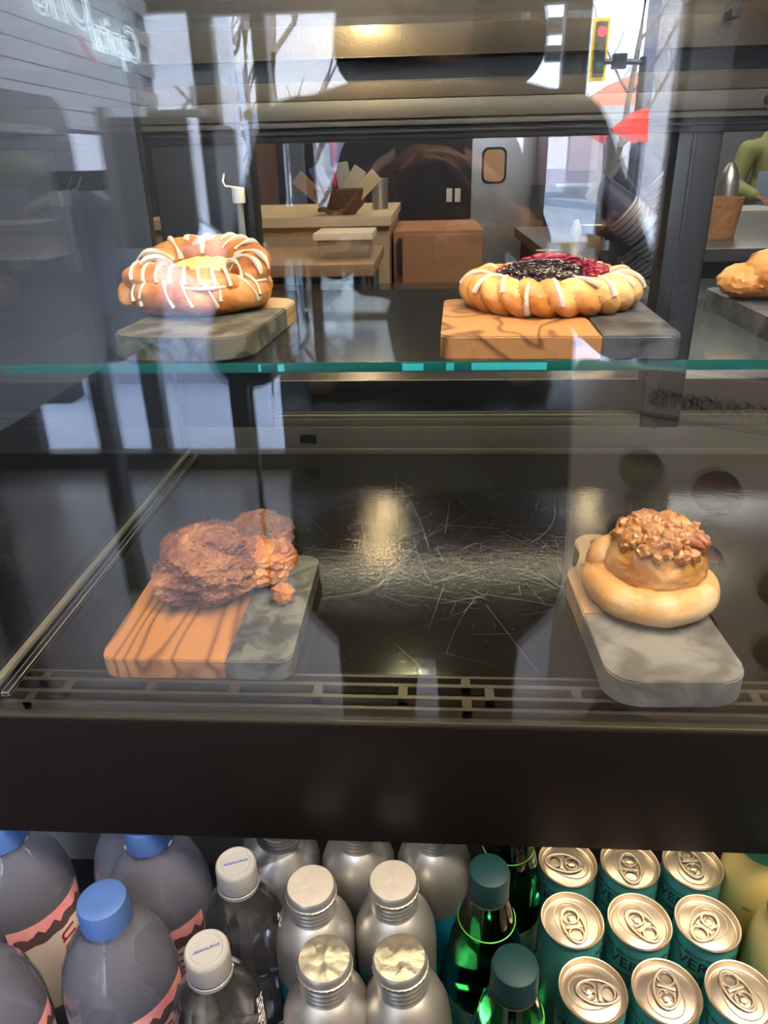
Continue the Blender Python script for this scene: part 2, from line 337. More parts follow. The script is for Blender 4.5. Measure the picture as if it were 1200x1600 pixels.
# slanted white bicycle-rack like bar and cafe post signs
p = seen_in_glass(372, 110, 5); q = seen_in_glass(415, 225, 5)
bar = obj('banner_strut', tube(BM(), [(p.x, p.y, p.z), (q.x, q.y, -.02)], .018), mat('pale_blue_paint', (.55, .68, .85), .5)); tag(bar, 'pale blue slanted strut on the pavement among the trees', 'pole')
p = seen_in_glass(388, 180, 4.6)
b = BM(); lathe(b, [(0, -.004), (.028, -.004), (.028, .004), (0, .004)], 20); bmesh.ops.rotate(b, matrix=Matrix.Rotation(PI/2, 3, 'X'), verts=b.verts); bmesh.ops.translate(b, vec=p, verts=b.verts)
tube(b, [(p.x, p.y-.01, p.z), (p.x, p.y-.01, -.02)], .006)
tag(obj('street_marker', b, mat('marker_brown', (.10, .07, .06), .5)), 'small round brown marker on a thin post outside', 'sign')
# vestibule: a low grey screen wall and a dark box seen through the left lower panes
struct(obj('wall_vestibule', bx(-2.6, -1.15, -4.15, -4.05, -.02, 2.9), mat('vestibule_grey', (.55, .58, .66), .7), smooth=False))
p = seen_in_glass(105, 668, 4.55)
tag(obj('floor_box', bx(p.x-.1, p.x+.12, p.y-.1, p.y+.1, -.02, .22, .01), M_frame), 'small dark box on the vestibule floor beyond the left window', 'box')

# ------------------------------------------------------------------ room in front: kiosk wall with tiles and neon sign
KX = -1.06
kw = struct(obj('wall_kiosk', bx(KX-.12, KX-.012, -2.38, .10, 1.44, 2.9), mat('grout', (.35, .38, .44), .8), smooth=False))
tile_bm = bx(KX-.012, KX, 0, .296, 0, .0475, .0012)
tile0 = obj('tile', tile_bm, mat('pale_blue_tile', (.80, .86, .93), .3, 0, (40, .05)), kw, smooth=False); tile_me = tile0.data; first = True
for j in range(29):
    for i in range(-1, 9):
        y0 = -2.38 + .30*i + (.15 if j % 2 else 0); z0 = 1.442 + .05*j
        if y0 < -2.38 or y0 + .296 > .10 or z0 > 2.85: continue
        if first: o = tile0; first = False
        else: o = bpy.data.objects.new('tile', tile_me); C.objects.link(o); o.parent = kw
        o.location = (0, y0, z0)
def on_left(px, py):     # point of the kiosk wall face that shows in the pane at this pixel
    d = RT*((px-600)/F) - UP*((py-800)/F) + FWD; t = KX/d.x; return 2*GY - d.y*t, CZ + d.z*t
M_neon = mat('neon_tube', (.75, .95, 1), .3, emit=(.80, .95, 1), es=5); M_neonr = mat('neon_tube_red', (.5, .2, .25), .3, emit=(.9, .5, .6), es=1.2)
y1, z1 = on_left(190, 66); y0, z0 = on_left(52, 30)
sg = thing('neon_sign', 'bright script wall sign with a slanted swoosh on pale tiles', 'sign', (KX, (y0+y1)/2, (z0+z1)/2))
# mirrored in the glass; the real sign reads forward for somebody facing the wall (+X side, text runs towards +Y ... -Y)
SM = Matrix(((0, 0, 1, 0), (1, 0, 0, 0), (0, 1, 0, 0), (0, 0, 0, 1)))
def neon_text(s, size, yc, zc, nm):
    return text(s, size, M_neon, sg, Matrix.Translation((KX+.03, yc, zc)) @ SM, 0, shear=.25, name=nm, world=True, outline=.0024)
neon_text('Capital', .15, y1*.5+y0*.5-.20, (z0+z1)/2-.0, 'lettering'); neon_text('One', .21, y1*.5+y0*.5+.17, (z0+z1)/2+.06, 'lettering')
ya, za = on_left(108, 58); yb, zb = on_left(139, 101)
obj('swoosh', tube(BM(), [(KX+.03, ya, za), (KX+.03, (ya+yb)/2, (za+zb)/2-.01), (KX+.03, yb, zb)], .007), M_neonr, sg, world=True)
# cash machines against the kiosk wall
M_atm = mat('machine_grey', (.13, .15, .18), .5); M_atml = mat('machine_light_grey', (.38, .43, .50), .45); M_blue = mat('machine_blue', (.16, .27, .55), .4); M_scrn = mat('machine_screen', (.6, .75, 1), .3, emit=(.6, .75, 1), es=5)
def cash_machine(label, yc, wide, z0, z1, dx):
    r = thing('cash_machine', label, 'machine', (KX, yc, 0))
    ol = [(x, y) for x, y in rrect(z0, z1, yc-wide/2, yc+wide/2, .06)]
    b = prism(BM(), ol, 0, dx, .004); bmesh.ops.transform(b, matrix=Matrix(((0, 0, 1, KX), (0, 1, 0, 0), (1, 0, 0, 0), (0, 0, 0, 1))), verts=b.verts)
    obj('housing', b, M_atm, r, world=True)
    obj('pedestal', bx(KX+.02, KX+.07, yc-.04, yc+.04, 0, z0, .01), M_frame, r, world=True)
    return r
y0, z0 = on_left(60, 300)
cm = cash_machine('dark rounded cash machine under the neon sign, nearest to the case', -.62, .74, .88, 1.475, .24)
obj('head_light_bar', bx(KX+.24, KX+.245, -.9, -.3, 1.40, 1.415), M_atml, cm, world=True)
cm2 = cash_machine('grey cash machine with a slanted bright blue console, beside the window', -1.32, .44, .84, 1.30, .20)
# console of the second machine: slanted desk with screen and trays
def rotbox(parent, nm, m, c, sx, sy, sz, ang, bev=.004):
    b = bx(-sx/2, sx/2, -sy/2, sy/2, -sz/2, sz/2, bev); bmesh.ops.transform(b, matrix=Matrix.Translation(c) @ Matrix.Rotation(ang, 4, 'Y'), verts=b.verts); return obj(nm, b, m, parent, world=True)
rotbox(cm2, 'console', M_atml, (KX+.36, -1.27, 1.18), .34, .46, .03, R(38))
rotbox(cm2, 'screen', M_scrn, (KX+.37, -1.24, 1.20), .17, .30, .02, R(38))
rotbox(cm2, 'card_tray', M_blue, (KX+.27, -1.24, 1.275), .09, .34, .02, R(38))
rotbox(cm2, 'keypad', M_frame, (KX+.44, -1.10, 1.135), .07, .14, .02, R(38))
# privacy wing: grey board with a rounded lower corner facing the case
pw = seen_in_glass(165, 185, 1.75); pe = seen_in_glass(318, 385, 1.75)
b = prism(BM(), rrect(pw.x, pe.x, pe.z, pw.z, [.01, .05, .01, .01]), 0, .02, .002); bmesh.ops.transform(b, matrix=Matrix(((1, 0, 0, 0), (0, 0, 1, pw.y), (0, 1, 0, 0), (0, 0, 0, 1))), verts=b.verts)
wv = obj('privacy_wing', b, mat('wing_grey', (.17, .20, .235), .55)); wv['label'] = 'grey privacy board with a rounded corner, left of the window bar'; wv['category'] = 'panel'
obj('hinge', bx(pw.x-.01, pw.x+.012, pw.y-.01, pw.y+.03, pe.z, pw.z+.02, .004), M_atml, wv)
obj('edge_strip', bx(pw.x+.10, pw.x+.22, pw.y-.005, pw.y+.025, pw.z-.003, pw.z+.012, .003), M_blue, wv)
obj('wall_arm', bx(KX-.02, pw.x+.02, pw.y+.0, pw.y+.015, pw.z-.14, pw.z-.10), M_frame, wv)
pw = seen_in_glass(335, 197, 2.1); pe = seen_in_glass(378, 300, 2.1)
b = prism(BM(), rrect(pw.x, pe.x, pe.z-.2, pw.z, .02), 0, .02, .002); bmesh.ops.transform(b, matrix=Matrix(((1, 0, 0, 0), (0, 0, 1, pw.y), (0, 1, 0, 0), (0, 0, 0, 1))), verts=b.verts)
w2 = obj('privacy_wing', b, M_atml); tag(w2, 'small light grey board with rounded top, right of the window bar', 'panel')
obj('post', bx((pw.x+pe.x)/2-.006, (pw.x+pe.x)/2+.006, pw.y+.0, pw.y+.02, 0, pe.z-.2), M_frame, w2)
# white window sign letters 'K' like marks are left to the window decal
dl = seen_in_glass(276, 158, 3.2)
text('K', .16, mat('decal_white', (.9, .92, .95), .5), None, Matrix.Translation((dl.x, WY+.006, dl.z)) @ Matrix.Rotation(PI/2, 4, 'X') @ Matrix.Rotation(PI, 4, 'Y'), .0005, name='window_decal')
tag(bpy.data.objects['window_decal'], 'white letter decal on the window glass beside the tiled wall', 'decal')

# ------------------------------------------------------------------ menu poster stand behind the photographer
pa = Vector((.375, -.80, 0)); pb = Vector((.80, -.53, 0))      # left and right ends (as seen in the glass)
ux = (pb-pa).normalized(); PW = .62; nrm = Vector((-ux.y, ux.x, 0))
pc = pa + ux*.29
ps = thing('menu_stand', 'pale menu board with round food pictures, standing behind the photographer', 'sign', (pc.x, pc.y, 0))
# local frame: x to the reader's right, z up, +y towards the reader's back
PM = Matrix.Translation((pc.x, pc.y, -.03)) @ Matrix(((-ux.x, nrm.x*-1, 0, 0), (-ux.y, nrm.y*-1, 0, 0), (0, 0, 1, 0), (0, 0, 0, 1)))
def P(bm): bmesh.ops.transform(bm, matrix=PM, verts=bm.verts); return bm
b = prism(BM(), rrect(-.40, .34, .052, .950, .02), 0, .012, .002); bmesh.ops.transform(b, matrix=Matrix(((1, 0, 0, 0), (0, 0, 1, 0), (0, 1, 0, 0), (0, 0, 0, 1))), verts=b.verts)
obj('board', P(b), mat('poster_paper', (.86, .80, .73), .6), ps, world=True)
obj('foot', P(bx(-.2, .2, -.12, .14, .03, .05, .004)), M_frame, ps, world=True); obj('stem', P(bx(-.03, .03, .013, .04, .02, .7, .003)), M_frame, ps, world=True)
def PT(s, size, x, z, **k): return text(s, size, M_ink, ps, PM @ Matrix.Translation((x, -.0015, z)) @ Matrix.Rotation(PI/2, 4, 'X'), .0003, world=True, **k)
PT('ALL DAY FAVORITES', .046, -.03, .885, sx=.92)
obj('rule', P(bx(-.27, .22, -.002, 0, .845, .848)), M_ink, ps, smooth=False, world=True)
def foodmat(name, cols, s):
    m = bpy.data.materials.new(name); m.use_nodes = True; n = m.node_tree.nodes; l = m.node_tree.links; bs = n['Principled BSDF']; bs.inputs['Roughness'].default_value = .5
    t = n.new('ShaderNodeTexCoord'); sp = n.new('ShaderNodeSeparateXYZ'); l.new(t.outputs['Generated'], sp.inputs[0]); no = n.new('ShaderNodeTexNoise'); no.inputs['Scale'].default_value = s; l.new(t.outputs['Generated'], no.inputs[0])
    a = n.new('ShaderNodeMath'); a.operation = 'MULTIPLY_ADD'; a.inputs[1].default_value = .35; l.new(no.outputs['Fac'], a.inputs[0]); l.new(sp.outputs['Z'], a.inputs[2])
    r = n.new('ShaderNodeValToRGB'); r.color_ramp.interpolation = 'EASE'
    while len(r.color_ramp.elements) < len(cols): r.color_ramp.elements.new(.5)
    for i, (e, c) in enumerate(zip(r.color_ramp.elements, cols)): e.position = .12 + i/(len(cols)-1); e.color = (*c, 1)
    s2 = n.new('ShaderNodeMath'); s2.operation = 'SUBTRACT'; s2.inputs[1].default_value = .05; l.new(a.outputs[0], s2.inputs[0]); l.new(s2.outputs[0], r.inputs[0]); l.new(r.outputs[0], bs.inputs['Base Color']); return m
rd = (.30, .06, .03); gn = (.05, .09, .03); bn = (.22, .10, .05); tn = (.36, .26, .14); bk = (.03, .025, .03); yl = (.34, .32, .18)
foods = [((.16, .715), (yl, tn, yl, gn, bk)[::1], ''), ((-.005, .70), (bk, tn, (.4, .3, .2), rd, bk), ''), ((-.175, .69), (rd, (.4, .07, .04), (.35, .12, .1)), ''),
         ((.17, .545), (rd, gn, bn, rd), ''), ((-.0, .525), (bn, tn, gn, rd, bk), ''), ((-.17, .51), (bn, (.28, .14, .08), bn), ''),
         ((.17, .375), (bn, tn, bn), ''), ((-.01, .36), (tn, rd, tn), ''), ((-.19, .35), (gn, bn, tn), '')]
for i, ((x, z), cols, _) in enumerate(foods):
    b = BM(); lathe(b, [(0, 0), (.052, 0), (.052, .0015), (0, .0015)], 32); bmesh.ops.transform(b, matrix=Matrix.Translation((x, -.0002, z)) @ Matrix.Rotation(PI/2, 4, 'X'), verts=b.verts)
    obj('food_picture', P(b), foodmat('food%d' % i, cols, 6+i), ps, world=True)
    for k, s in enumerate(('breakfast', 'sandwich')): PT(s, .013, x, z-.066-.016*k)

# ------------------------------------------------------------------ kitchen
def K(px, py, Y): return at_depth(px, py, Y)
# back counter right behind the case
bc = thing('back_counter', 'black service counter running right behind the display case', 'counter', (.3, 1.4, 0))
obj('body', bx(-.9, 1.6, 1.05, 1.85, 0, 1.00, .004), M_black, bc, world=True); obj('worktop', bx(-.92, 1.62, 1.03, 1.87, 1.00, 1.05, .006), mat('black_worktop', (.012, .012, .014), .25), bc, world=True)
# wooden cabinets
M_cab = woodmat('cabinet_wood', (.40, .19, .095), (.30, .13, .06), 6, (.3, 1, 1), 5, .5)
p = K(614, 362, 2.6); q = K(756, 362, 2.6)
cb = thing('wood_cabinet', 'reddish wooden cabinet under the navy kitchen wall, black handle at left', 'cabinet', ((p.x+q.x)/2, 2.8, 0))
obj('body', bx(p.x, q.x, 2.62, 3.1, 0, p.z, .004), M_cab, cb, world=True)
obj('door', bx(p.x+.03, q.x-.004, 2.60, 2.62, .1, p.z-.012, .003), M_cab, cb, world=True)
obj('door_handle', bx(p.x+.015, p.x+.03, 2.575, 2.60, p.z-.14, p.z-.02, .005), M_frame, cb, world=True)
# left counter with tan top
p = K(612, 336, 2.5); q = K(470, 336, 2.5)
M_tan = mat('tan_laminate', (.46, .34, .22), .45); M_tanl = mat('tan_top', (.62, .52, .36), .4)
cn = thing('side_counter', 'tan counter with a pale top, left of the wooden cabinet', 'counter', ((p.x+q.x)/2, 2.3, 0))
obj('body', bx(q.x-.5, p.x-.01, 2.5, 3.3, 0, p.z-.03), M_tan, cn, world=True); obj('worktop', bx(q.x-.52, p.x, 2.47, 3.32, p.z-.03, p.z, .004), M_tanl, cn, world=True)
p2 = K(588, 405, 2.05)
c2 = thing('prep_table', 'low tan prep table with steel legs in front of the tan counter', 'table', (p2.x-.3, 2.15, 0))
obj('tabletop', bx(p2.x-.62, p2.x, 1.95, 2.42, p2.z-.03, p2.z, .004), mat('prep_tan', (.34, .22, .13), .4), c2, world=True)
for xx, yy in ((p2.x-.03, 1.98), (p2.x-.59, 1.98), (p2.x-.03, 2.39), (p2.x-.59, 2.39)): obj('leg', lathe(BM(), [(.014, 0), (.014, p2.z-.03)], 12, xx, yy), M_steel, c2, world=True)
p = K(495, 366, 2.15); q = K(586, 400, 2.15)
bn_ = thing('food_bin', 'clear food bin with a flat white lid on the prep table', 'container', ((p.x+q.x)/2, 2.15, p2.z))
obj('bin', bx(p.x+.01, q.x-.01, 2.08, 2.24, p2.z, p.z-.01, .006), glassmat('bin_plastic', (.8, .78, .72), .1, 1.4, .35, (.6, .5, .38)), bn_, world=True)
obj('lid', bx(p.x, q.x, 2.07, 2.25, p.z-.01, p.z+.008, .004), mat('bin_lid', (.75, .68, .55), .4), bn_, world=True)
# brown basket of bags and small wares
p = K(520, 338, 2.35); zt = K(612, 336, 2.5).z
bz = K(515, 345, 2.35).z
bk_ = thing('wicker_basket', 'dark brown basket of bags on the counter left of the black wall', 'basket', (p.x, 2.58, zt))
b = lathe(BM(), [(.045, 0), (.075, .03), (.085, .075), (.08, .08), (.07, .03), (0, .012)], 20, cap=False); obj('bowl', b, mat('wicker', (.10, .05, .025), .8, 0, (60, .8, .01)), bk_)
for i, (dx, dy, a, m_) in enumerate(((-.03, 0, 25, (.10, .12, .28)), (.0, .02, -35, (.50, .44, .34)), (.035, -.02, -48, (.55, .47, .30)), (-.05, -.01, 50, (.30, .18, .10)), (.02, .04, 10, (.40, .38, .36)))):
    b = bx(-.022, .022, -.012, .012, 0, .115, .004); bmesh.ops.transform(b, matrix=Matrix.Translation((dx, dy, .04)) @ Matrix.Rotation(R(-a), 4, 'Y'), verts=b.verts)
    o = obj('snack_bag', b, mat('bag%d' % i, m_, .5)); o.location = bk_.location; tag(o, ['navy blue packet in the brown basket', 'beige packet at the back of the brown basket', 'long tan packet leaning right out of the basket', 'brown packet leaning left out of the basket', 'grey packet upright in the basket'][i], 'packet', 'packets in the counter basket')
p = K(497, 232, 2.7); o = obj('tap_pole', lathe(BM(), [(.02, 0), (.02, .01), (.011, .015), (.011, .33), (0, .33)], 14), M_frame); o.location = (p.x, 2.75, zt); tag(o, 'thin black pole standing on the counter beside the basket', 'pole')
p = K(517, 262, 2.7); b = BM(); blob(b, (0, 0, .04), (.012, .012, .045), 2, .2, 2, 1); tube(b, [(0, 0, -.16), (0, 0, .02)], .005)
o = obj('red_tap_handle', b, mat('handle_red', (.75, .02, .03), .4)); o.location = (p.x, 2.8, zt+.16); tag(o, 'small bright red handle sticking up behind the basket', 'handle')
p = K(590, 330, 2.7); b = lathe(BM(), [(0, 0), (.028, 0), (.028, .085), (.031, .085), (.031, .10), (0, .102)], 20); o = obj('steel_canister', b, M_steel); o.location = (p.x, 2.85, zt); tag(o, 'short steel canister at the right end of the tan counter', 'canister')
# left strip: reddish brown shelf unit beyond the case post
p = K(402, 230, 3.4); q = K(432, 430, 3.4)
su = thing('shelf_unit', 'narrow brown shelf unit seen beside the rear left post', 'shelf', (p.x, 3.5, 0))
obj('side_panel', bx(p.x-.05, p.x+.02, 3.4, 3.7, 0, 1.9), mat('brown_panel', (.13, .075, .05), .5), su, world=True); obj('back_panel', bx(p.x-.4, p.x-.05, 3.66, 3.7, 0, 1.9), M_wall, su, world=True)
for z in (.5, .9, 1.2, 1.5): obj('shelf', bx(p.x-.4, p.x-.05, 3.42, 3.66, z, z+.02), M_steel, su, world=True)
# stainless door with round-cornered window on the navy wall
p = K(738, 213, 4.47); q = K(856, 345, 4.47)
dr = struct(obj('door_1', bx(p.x, q.x, 4.45, 4.49, 0, 2.2, .004), mat('door_steel', (.42, .44, .46), .32, .75, noise_col=(.50, .52, .54), ns=1.5)))
wa = K(757, 234, 4.44); wb = K(787, 283, 4.44)
def vrr(x0, x1, z0, z1, r, y0, y1): b = prism(BM(), rrect(x0, x1, z0, z1, r), 0, y1-y0, 0); bmesh.ops.transform(b, matrix=Matrix(((1, 0, 0, 0), (0, 0, 1, y0), (0, 1, 0, 0), (0, 0, 0, 1))), verts=b.verts); return b
obj('gasket', vrr(wa.x-.012, wb.x+.012, wb.z-.012, wa.z+.012, .035, 4.440, 4.452), M_frame, dr)
obj('door_window', vrr(wa.x, wb.x, wb.z, wa.z, .028, 4.434, 4.441), mat('door_pane_tan', (.55, .36, .22), .3), dr)
# outlets
for i, x in enumerate((702, 715)):
    p = K(x, 305, 4.49); o = obj('wall_outlet', bx(p.x-.016, p.x+.016, 4.485, 4.5, p.z-.035, p.z+.035, .003), M_white); tag(o, ['white outlet plate on the navy wall, the left of two', 'white outlet plate on the navy wall, the right one nearer the steel door'][i], 'outlet', 'outlets on the navy wall')
# magenta box added in place of a coloured street reflection, right side
p = K(862, 228, 3.9); q = K(942, 292, 3.9)
pm = thing('purple_box', 'magenta box with a pale front, added for a reflection beside the steel door', 'machine', ((p.x+q.x)/2, 4.1, 0))
obj('body', bx(p.x, q.x, 3.95, 4.4, q.z, p.z+.12, .02), mat('magenta_plastic', (.30, .07, .26), .3), pm, world=True)
obj('front_panel', bx(p.x+.09, q.x-.03, 3.93, 3.95, q.z+.07, p.z+.06, .008), mat('pink_panel', (.55, .35, .50), .3), pm, world=True)
obj('box_ledge', bx(p.x+.02, q.x-.02, 3.82, 3.95, q.z, q.z+.02, .004), M_steel, pm, world=True)
obj('base_cabinet', bx(p.x-.02, q.x+.02, 3.9, 4.4, 0, q.z-.001), M_black, pm, world=True)
# right worktop with cups, bottles
p = K(862, 352, 1.75)
rc = thing('drinks_counter', 'dark drinks counter on the right holding paper cups and syrups', 'counter', (.7, 2.0, 0))
obj('body', bx(.30, 1.5, 1.90, 2.6, 0, 1.10), M_black, rc, world=True); obj('worktop', bx(.28, 1.52, 1.88, 2.62, 1.10, 1.13, .004), mat('grey_worktop', (.06, .065, .075), .3), rc, world=True)
# leaning stacks of paper cups in a rack
M_navy = mat('cup_navy', (.02, .03, .09), .5); M_cupw = mat('cup_white', (.62, .60, .57), .5); M_cupk = mat('cup_brown', (.42, .28, .14), .5)
def cup():
    r = thing('paper_cup', '', 'cup')
    h = .012
    b = lathe(BM(), [(.027, 0), (.0370, .078), (.0390, .080), (.0390, .0835), (.037, .0835), (.0355, .078), (.0255, .004), (0, .004)], 24, cap=False); b2 = lathe(b, [(0, 0), (.027, 0)], 24, cap=False)
    obj('cup_wall', b, M_navy, r); obj('rim_band', lathe(BM(), [(.0365, .0735), (.0375, .0800), (.0396, .0803), (.0396, .0838), (.0370, .0842)], 24, cap=False), M_cupw, r); return r
cup0 = cup(); used = False
stacks = [((982, 232), (1062, 318), 10, 'upper'), ((957, 272), (1030, 338), 8, 'second'), ((930, 290), (1012, 368), 10, 'third'), ((948, 345), (1002, 392), 6, 'lowest')]
ORD = ['first', 'second', 'third', 'fourth', 'fifth', 'sixth', 'seventh', 'eighth', 'ninth', 'tenth']
for si, (a, c, n, nm) in enumerate(stacks):
    Yc = 1.62 + .09*(si % 2)
    A = K(c[0], c[1], Yc); Bp = K(a[0], a[1], Yc); d = (A-Bp); ln = d.length
    q = d.to_track_quat('Z', 'Y').to_euler()
    for k in range(n):
        pos = Bp + d.normalized()*.0115*k + d.normalized()*.0
        lb = ('navy and white paper cup, %s of the %s leaning stack' % ((['closed-end one']+ORD[1:])[k] if k < n-1 else 'open-end one', nm))
        if not used: cup0.location = pos; cup0.rotation_euler = q; cup0['label'] = lb; cup0['group'] = 'leaning stacks of paper cups'; used = True
        else: dup(cup0, pos, q, lb, 'leaning stacks of paper cups')
cr = thing('cup_rack', 'dark wire rack holding the leaning cup stacks', 'rack', (.45, 1.7, 1.05))
for si, (a, c, n, nm) in enumerate(stacks):
    Yc = 1.62 + .09*(si % 2); Bp = K(c[0], c[1], Yc); A = K(a[0], a[1], Yc)
    obj('holder_ring', tube(BM(), [Bp + (A-Bp)*.1 + ((A-Bp).normalized().to_track_quat('Z', 'Y') @ Vector((.045*math.cos(t), .045*math.sin(t), 0))) for t in [2*PI*i/20 for i in range(20)]], .003, 6, True), M_frame, cr, world=True)
obj('rack_post', bx(.535, .55, 1.70, 1.715, 1.05, 1.36, .003), M_frame, cr, world=True); obj('rack_base', bx(.40, .60, 1.62, 1.80, 1.05, 1.06, .003), M_frame, cr, world=True)
# cream syrup bottle with red band and its neighbour
def bottle_prof(h, r, rn): return [(0, 0), (r*.95, 0), (r, r*.1), (r, h*.55), (r*.85, h*.66), (rn, h*.78), (rn, h), (0, h)]
p = K(898, 382, 1.62)
sb = thing('syrup_bottle', 'cream coloured squeeze bottle with a red band behind the berry pastry', 'bottle', (p.x, 1.62, 1.05)); sb.scale = (.9, .9, .8)
obj('body', lathe(BM(), bottle_prof(.17, .028, .012), 20), mat('cream_liquid', (.62, .50, .32), .4), sb); obj('band', lathe(BM(), [(.0285, .055), (.0290, .056), (.0290, .085), (.0285, .086)], 20, cap=False), mat('band_red', (.6, .05, .04), .5), sb); obj('nozzle', lathe(BM(), [(.012, .17), (.013, .185), (.004, .21), (0, .21)], 14), M_white, sb)
for px, hh, cl, lb in ((925, .15, (.45, .30, .16), 'tan jar just right of the cream squeeze bottle'), (950, .12, (.05, .05, .06), 'short black jar right of the tan jar'), (858, .10, (.5, .47, .42), 'short pale jar left of the cream squeeze bottle')):
    p = K(px, 380, 1.7); j = thing('counter_jar', lb, 'jar', (p.x, 1.72, 1.05)); obj('jar', lathe(BM(), [(0, 0), (.026, 0), (.028, .004), (.028, hh-.03), (.022, hh-.02), (0, hh-.02)], 20), mat('jar_'+lb[:5], cl, .4), j); obj('lid', lathe(BM(), [(.024, hh-.02), (.025, hh), (0, hh)], 20), M_steel, j)
# things through the right-hand door
p = K(1150, 300, 2.1); b = lathe(BM(), [(0, 0), (.05, 0), (.062, .10), (.056, .10), (.045, .01), (0, .01)], 18, cap=False); o = obj('wicker_basket', b, mat('wicker_light', (.34, .17, .07), .8, 0, (60, .8, .01))); o.location = (K(1130, 340, 2.1).x, 2.15, 1.13); tag(o, 'light brown basket on the drinks counter, behind the right mullion', 'basket')
p = K(1158, 300, 2.2); o = obj('steel_shaker', lathe(BM(), [(0, 0), (.022, 0), (.028, .12), (.02, .16), (.008, .18), (0, .18)], 18), M_steel); o.location = (p.x, 2.3, 1.13); tag(o, 'steel shaker beside the light brown basket', 'shaker')
o = obj('storage_crate', bx(-.2, .2, -.2, .2, 0, .10, .01), mat('crate_pale', (.45, .50, .52), .5)); o.location = (1.45, 3.9, 1.0); tag(o, 'pale storage crate far back on the right worktop', 'crate')
o = obj('rear_bench', box(bx(1.10, 3.2, 3.6, 4.3, 0, .97), 1.08, 3.22, 3.58, 4.32, .97, 1.0, .004), M_steel, smooth=False); tag(o, 'long steel bench across the far right of the kitchen', 'bench')
# kitchen ceiling lamps (they mirror in the deck and the shelf)
M_lamp = mat('lamp_glow', (1, .8, .5), .4, emit=(1, .70, .36), es=120)
lampk = None
def lamp_spot(px, py, zm, zl=2.50):      # ceiling point that mirrors in the level surface zm
    d = RT*((px-600)/F) - UP*((py-800)/F) + FWD; t = (zl - (2*zm-CZ))/(-d.z); return d.x*t, d.y*t
for (x, y), lb in ((lamp_spot(560, 776, .966), 'round warm ceiling lamp near the navy wall, mirrored far back in the deck'), (lamp_spot(546, 888, .966), 'round warm ceiling lamp nearest the case, mirrored mid deck'), (lamp_spot(905, 778, .966), 'round warm ceiling lamp at the right, mirrored beside the poster image')):
    if lampk is None:
        lampk = thing('ceiling_lamp', lb, 'lamp', (x, y, 2.48), group='round kitchen ceiling lamps')
        obj('shade', lathe(BM(), [(.02, .18), (.03, .17), (.11, .02), (.115, 0), (.108, 0), (.02, .15)], 28, cap=False), M_frame, lampk)
        obj('cord', lathe(BM(), [(.004, .18), (.004, .42)], 8, cap=False), M_frame, lampk); b = BM(); bmesh.ops.create_uvsphere(b, u_segments=16, v_segments=10, radius=.055); bmesh.ops.translate(b, vec=(0, 0, -.025), verts=b.verts); obj('bulb', b, M_lamp, lampk)
    else: dup(lampk, (x, y, 2.48), None, lb)
# ------------------------------------------------------------------ display case
DZ = .966; RY = .968; SX = -.334; XE = 1.15; FY = .423
case = thing('display_case', 'black glass-fronted pastry case standing over an open drinks cooler', 'display case', (.4, .7, 0))
def cp_(nm, bm, m, smooth=True, par=None, **k):
    o = obj(nm, bm, m, case if par is None else par, smooth=smooth, **k); o.matrix_parent_inverse = case.matrix_basis.inverted(); return o
cp_('fascia', bx(-.75, XE, FY, FY+.014, .8355, .955, .0015), M_fascia)
cp_('fascia_lip', bx(SX-.02, XE, FY+.001, FY+.016, .955, .9585, .0008), M_grille)
cp_('case_bottom', bx(-.75, XE, FY+.018, RY+.05, .912, .930), M_black)
dk = cp_('deck', bx(SX+.002, XE, .4705, RY, .950, DZ, .001), M_deck)
# air grille in front of the deck
g = BM(); zt = .9655
for ya, yb in ((.4045+.034, .4385+.002), (.4405+.004, .4405+.004)): pass
rows = [(.4300, .4335), (.4425, .4465), (.4565, .4605), (.4675, .4705)]
for ya, yb in rows: box(g, SX+.01, XE, ya, yb, .958, zt, .0006)
for x in (-.304, .0295, .36, .69, 1.02): box(g, x-.0035, x+.0035, .4565, .4705, .958, zt-.0002); box(g, x-.0035, x+.0035, .4300, .4465, .958, zt-.0002)
x = -.277 - .0035
while x < XE: box(g, x-.0035, x+.0035, .4425, .4605, .958, zt-.0002); x += .0655
cp_('air_grille', g, M_grille, smooth=False)
cp_('duct_floor', bx(SX, XE, FY+.02, .4700, .934, .937), M_gask)
# scratches on the deck
b = BM(); rnd = random.Random(5)
for i in range(330):
    dense = rnd.random() < .7
    x = rnd.gauss(.02, .09) if dense else rnd.uniform(-.3, .6); y = rnd.gauss(.66, .09) if dense else rnd.uniform(.49, .95)
    if not (-.3 < x < 1 and .48 < y < .95): continue
    a = rnd.uniform(0, 2*PI); ln = rnd.choice((.004, .008, .015, .03, .09)) * rnd.uniform(.5, 1.3); wd = rnd.uniform(.00002, .00007); cv = rnd.choice((0, 0, 1, 2.5)) * rnd.uniform(-1, 1); pr = None
    for k in range(7):
        c = Vector((x, y, DZ+.00012)); nr = Vector((-math.sin(a), math.cos(a), 0)); cur = (b.verts.new(c+nr*wd), b.verts.new(c-nr*wd))
        if pr: b.faces.new((pr[0], pr[1], cur[1], cur[0]))
        pr = cur; x += math.cos(a)*ln/6; y += math.sin(a)*ln/6; a += cv*ln/6*3
for i in range(130):
    x, y = rnd.uniform(-.25, .5), rnd.uniform(.48, .95); s = rnd.uniform(.0002, .0006); b.faces.new([b.verts.new((x+s*math.cos(t), y+s*math.sin(t), DZ+.00012)) for t in (0, 1.6, 3.1, 4.7)])
sc_ = obj('scratches', b, M_scr, dk, smooth=False, kind='stuff')
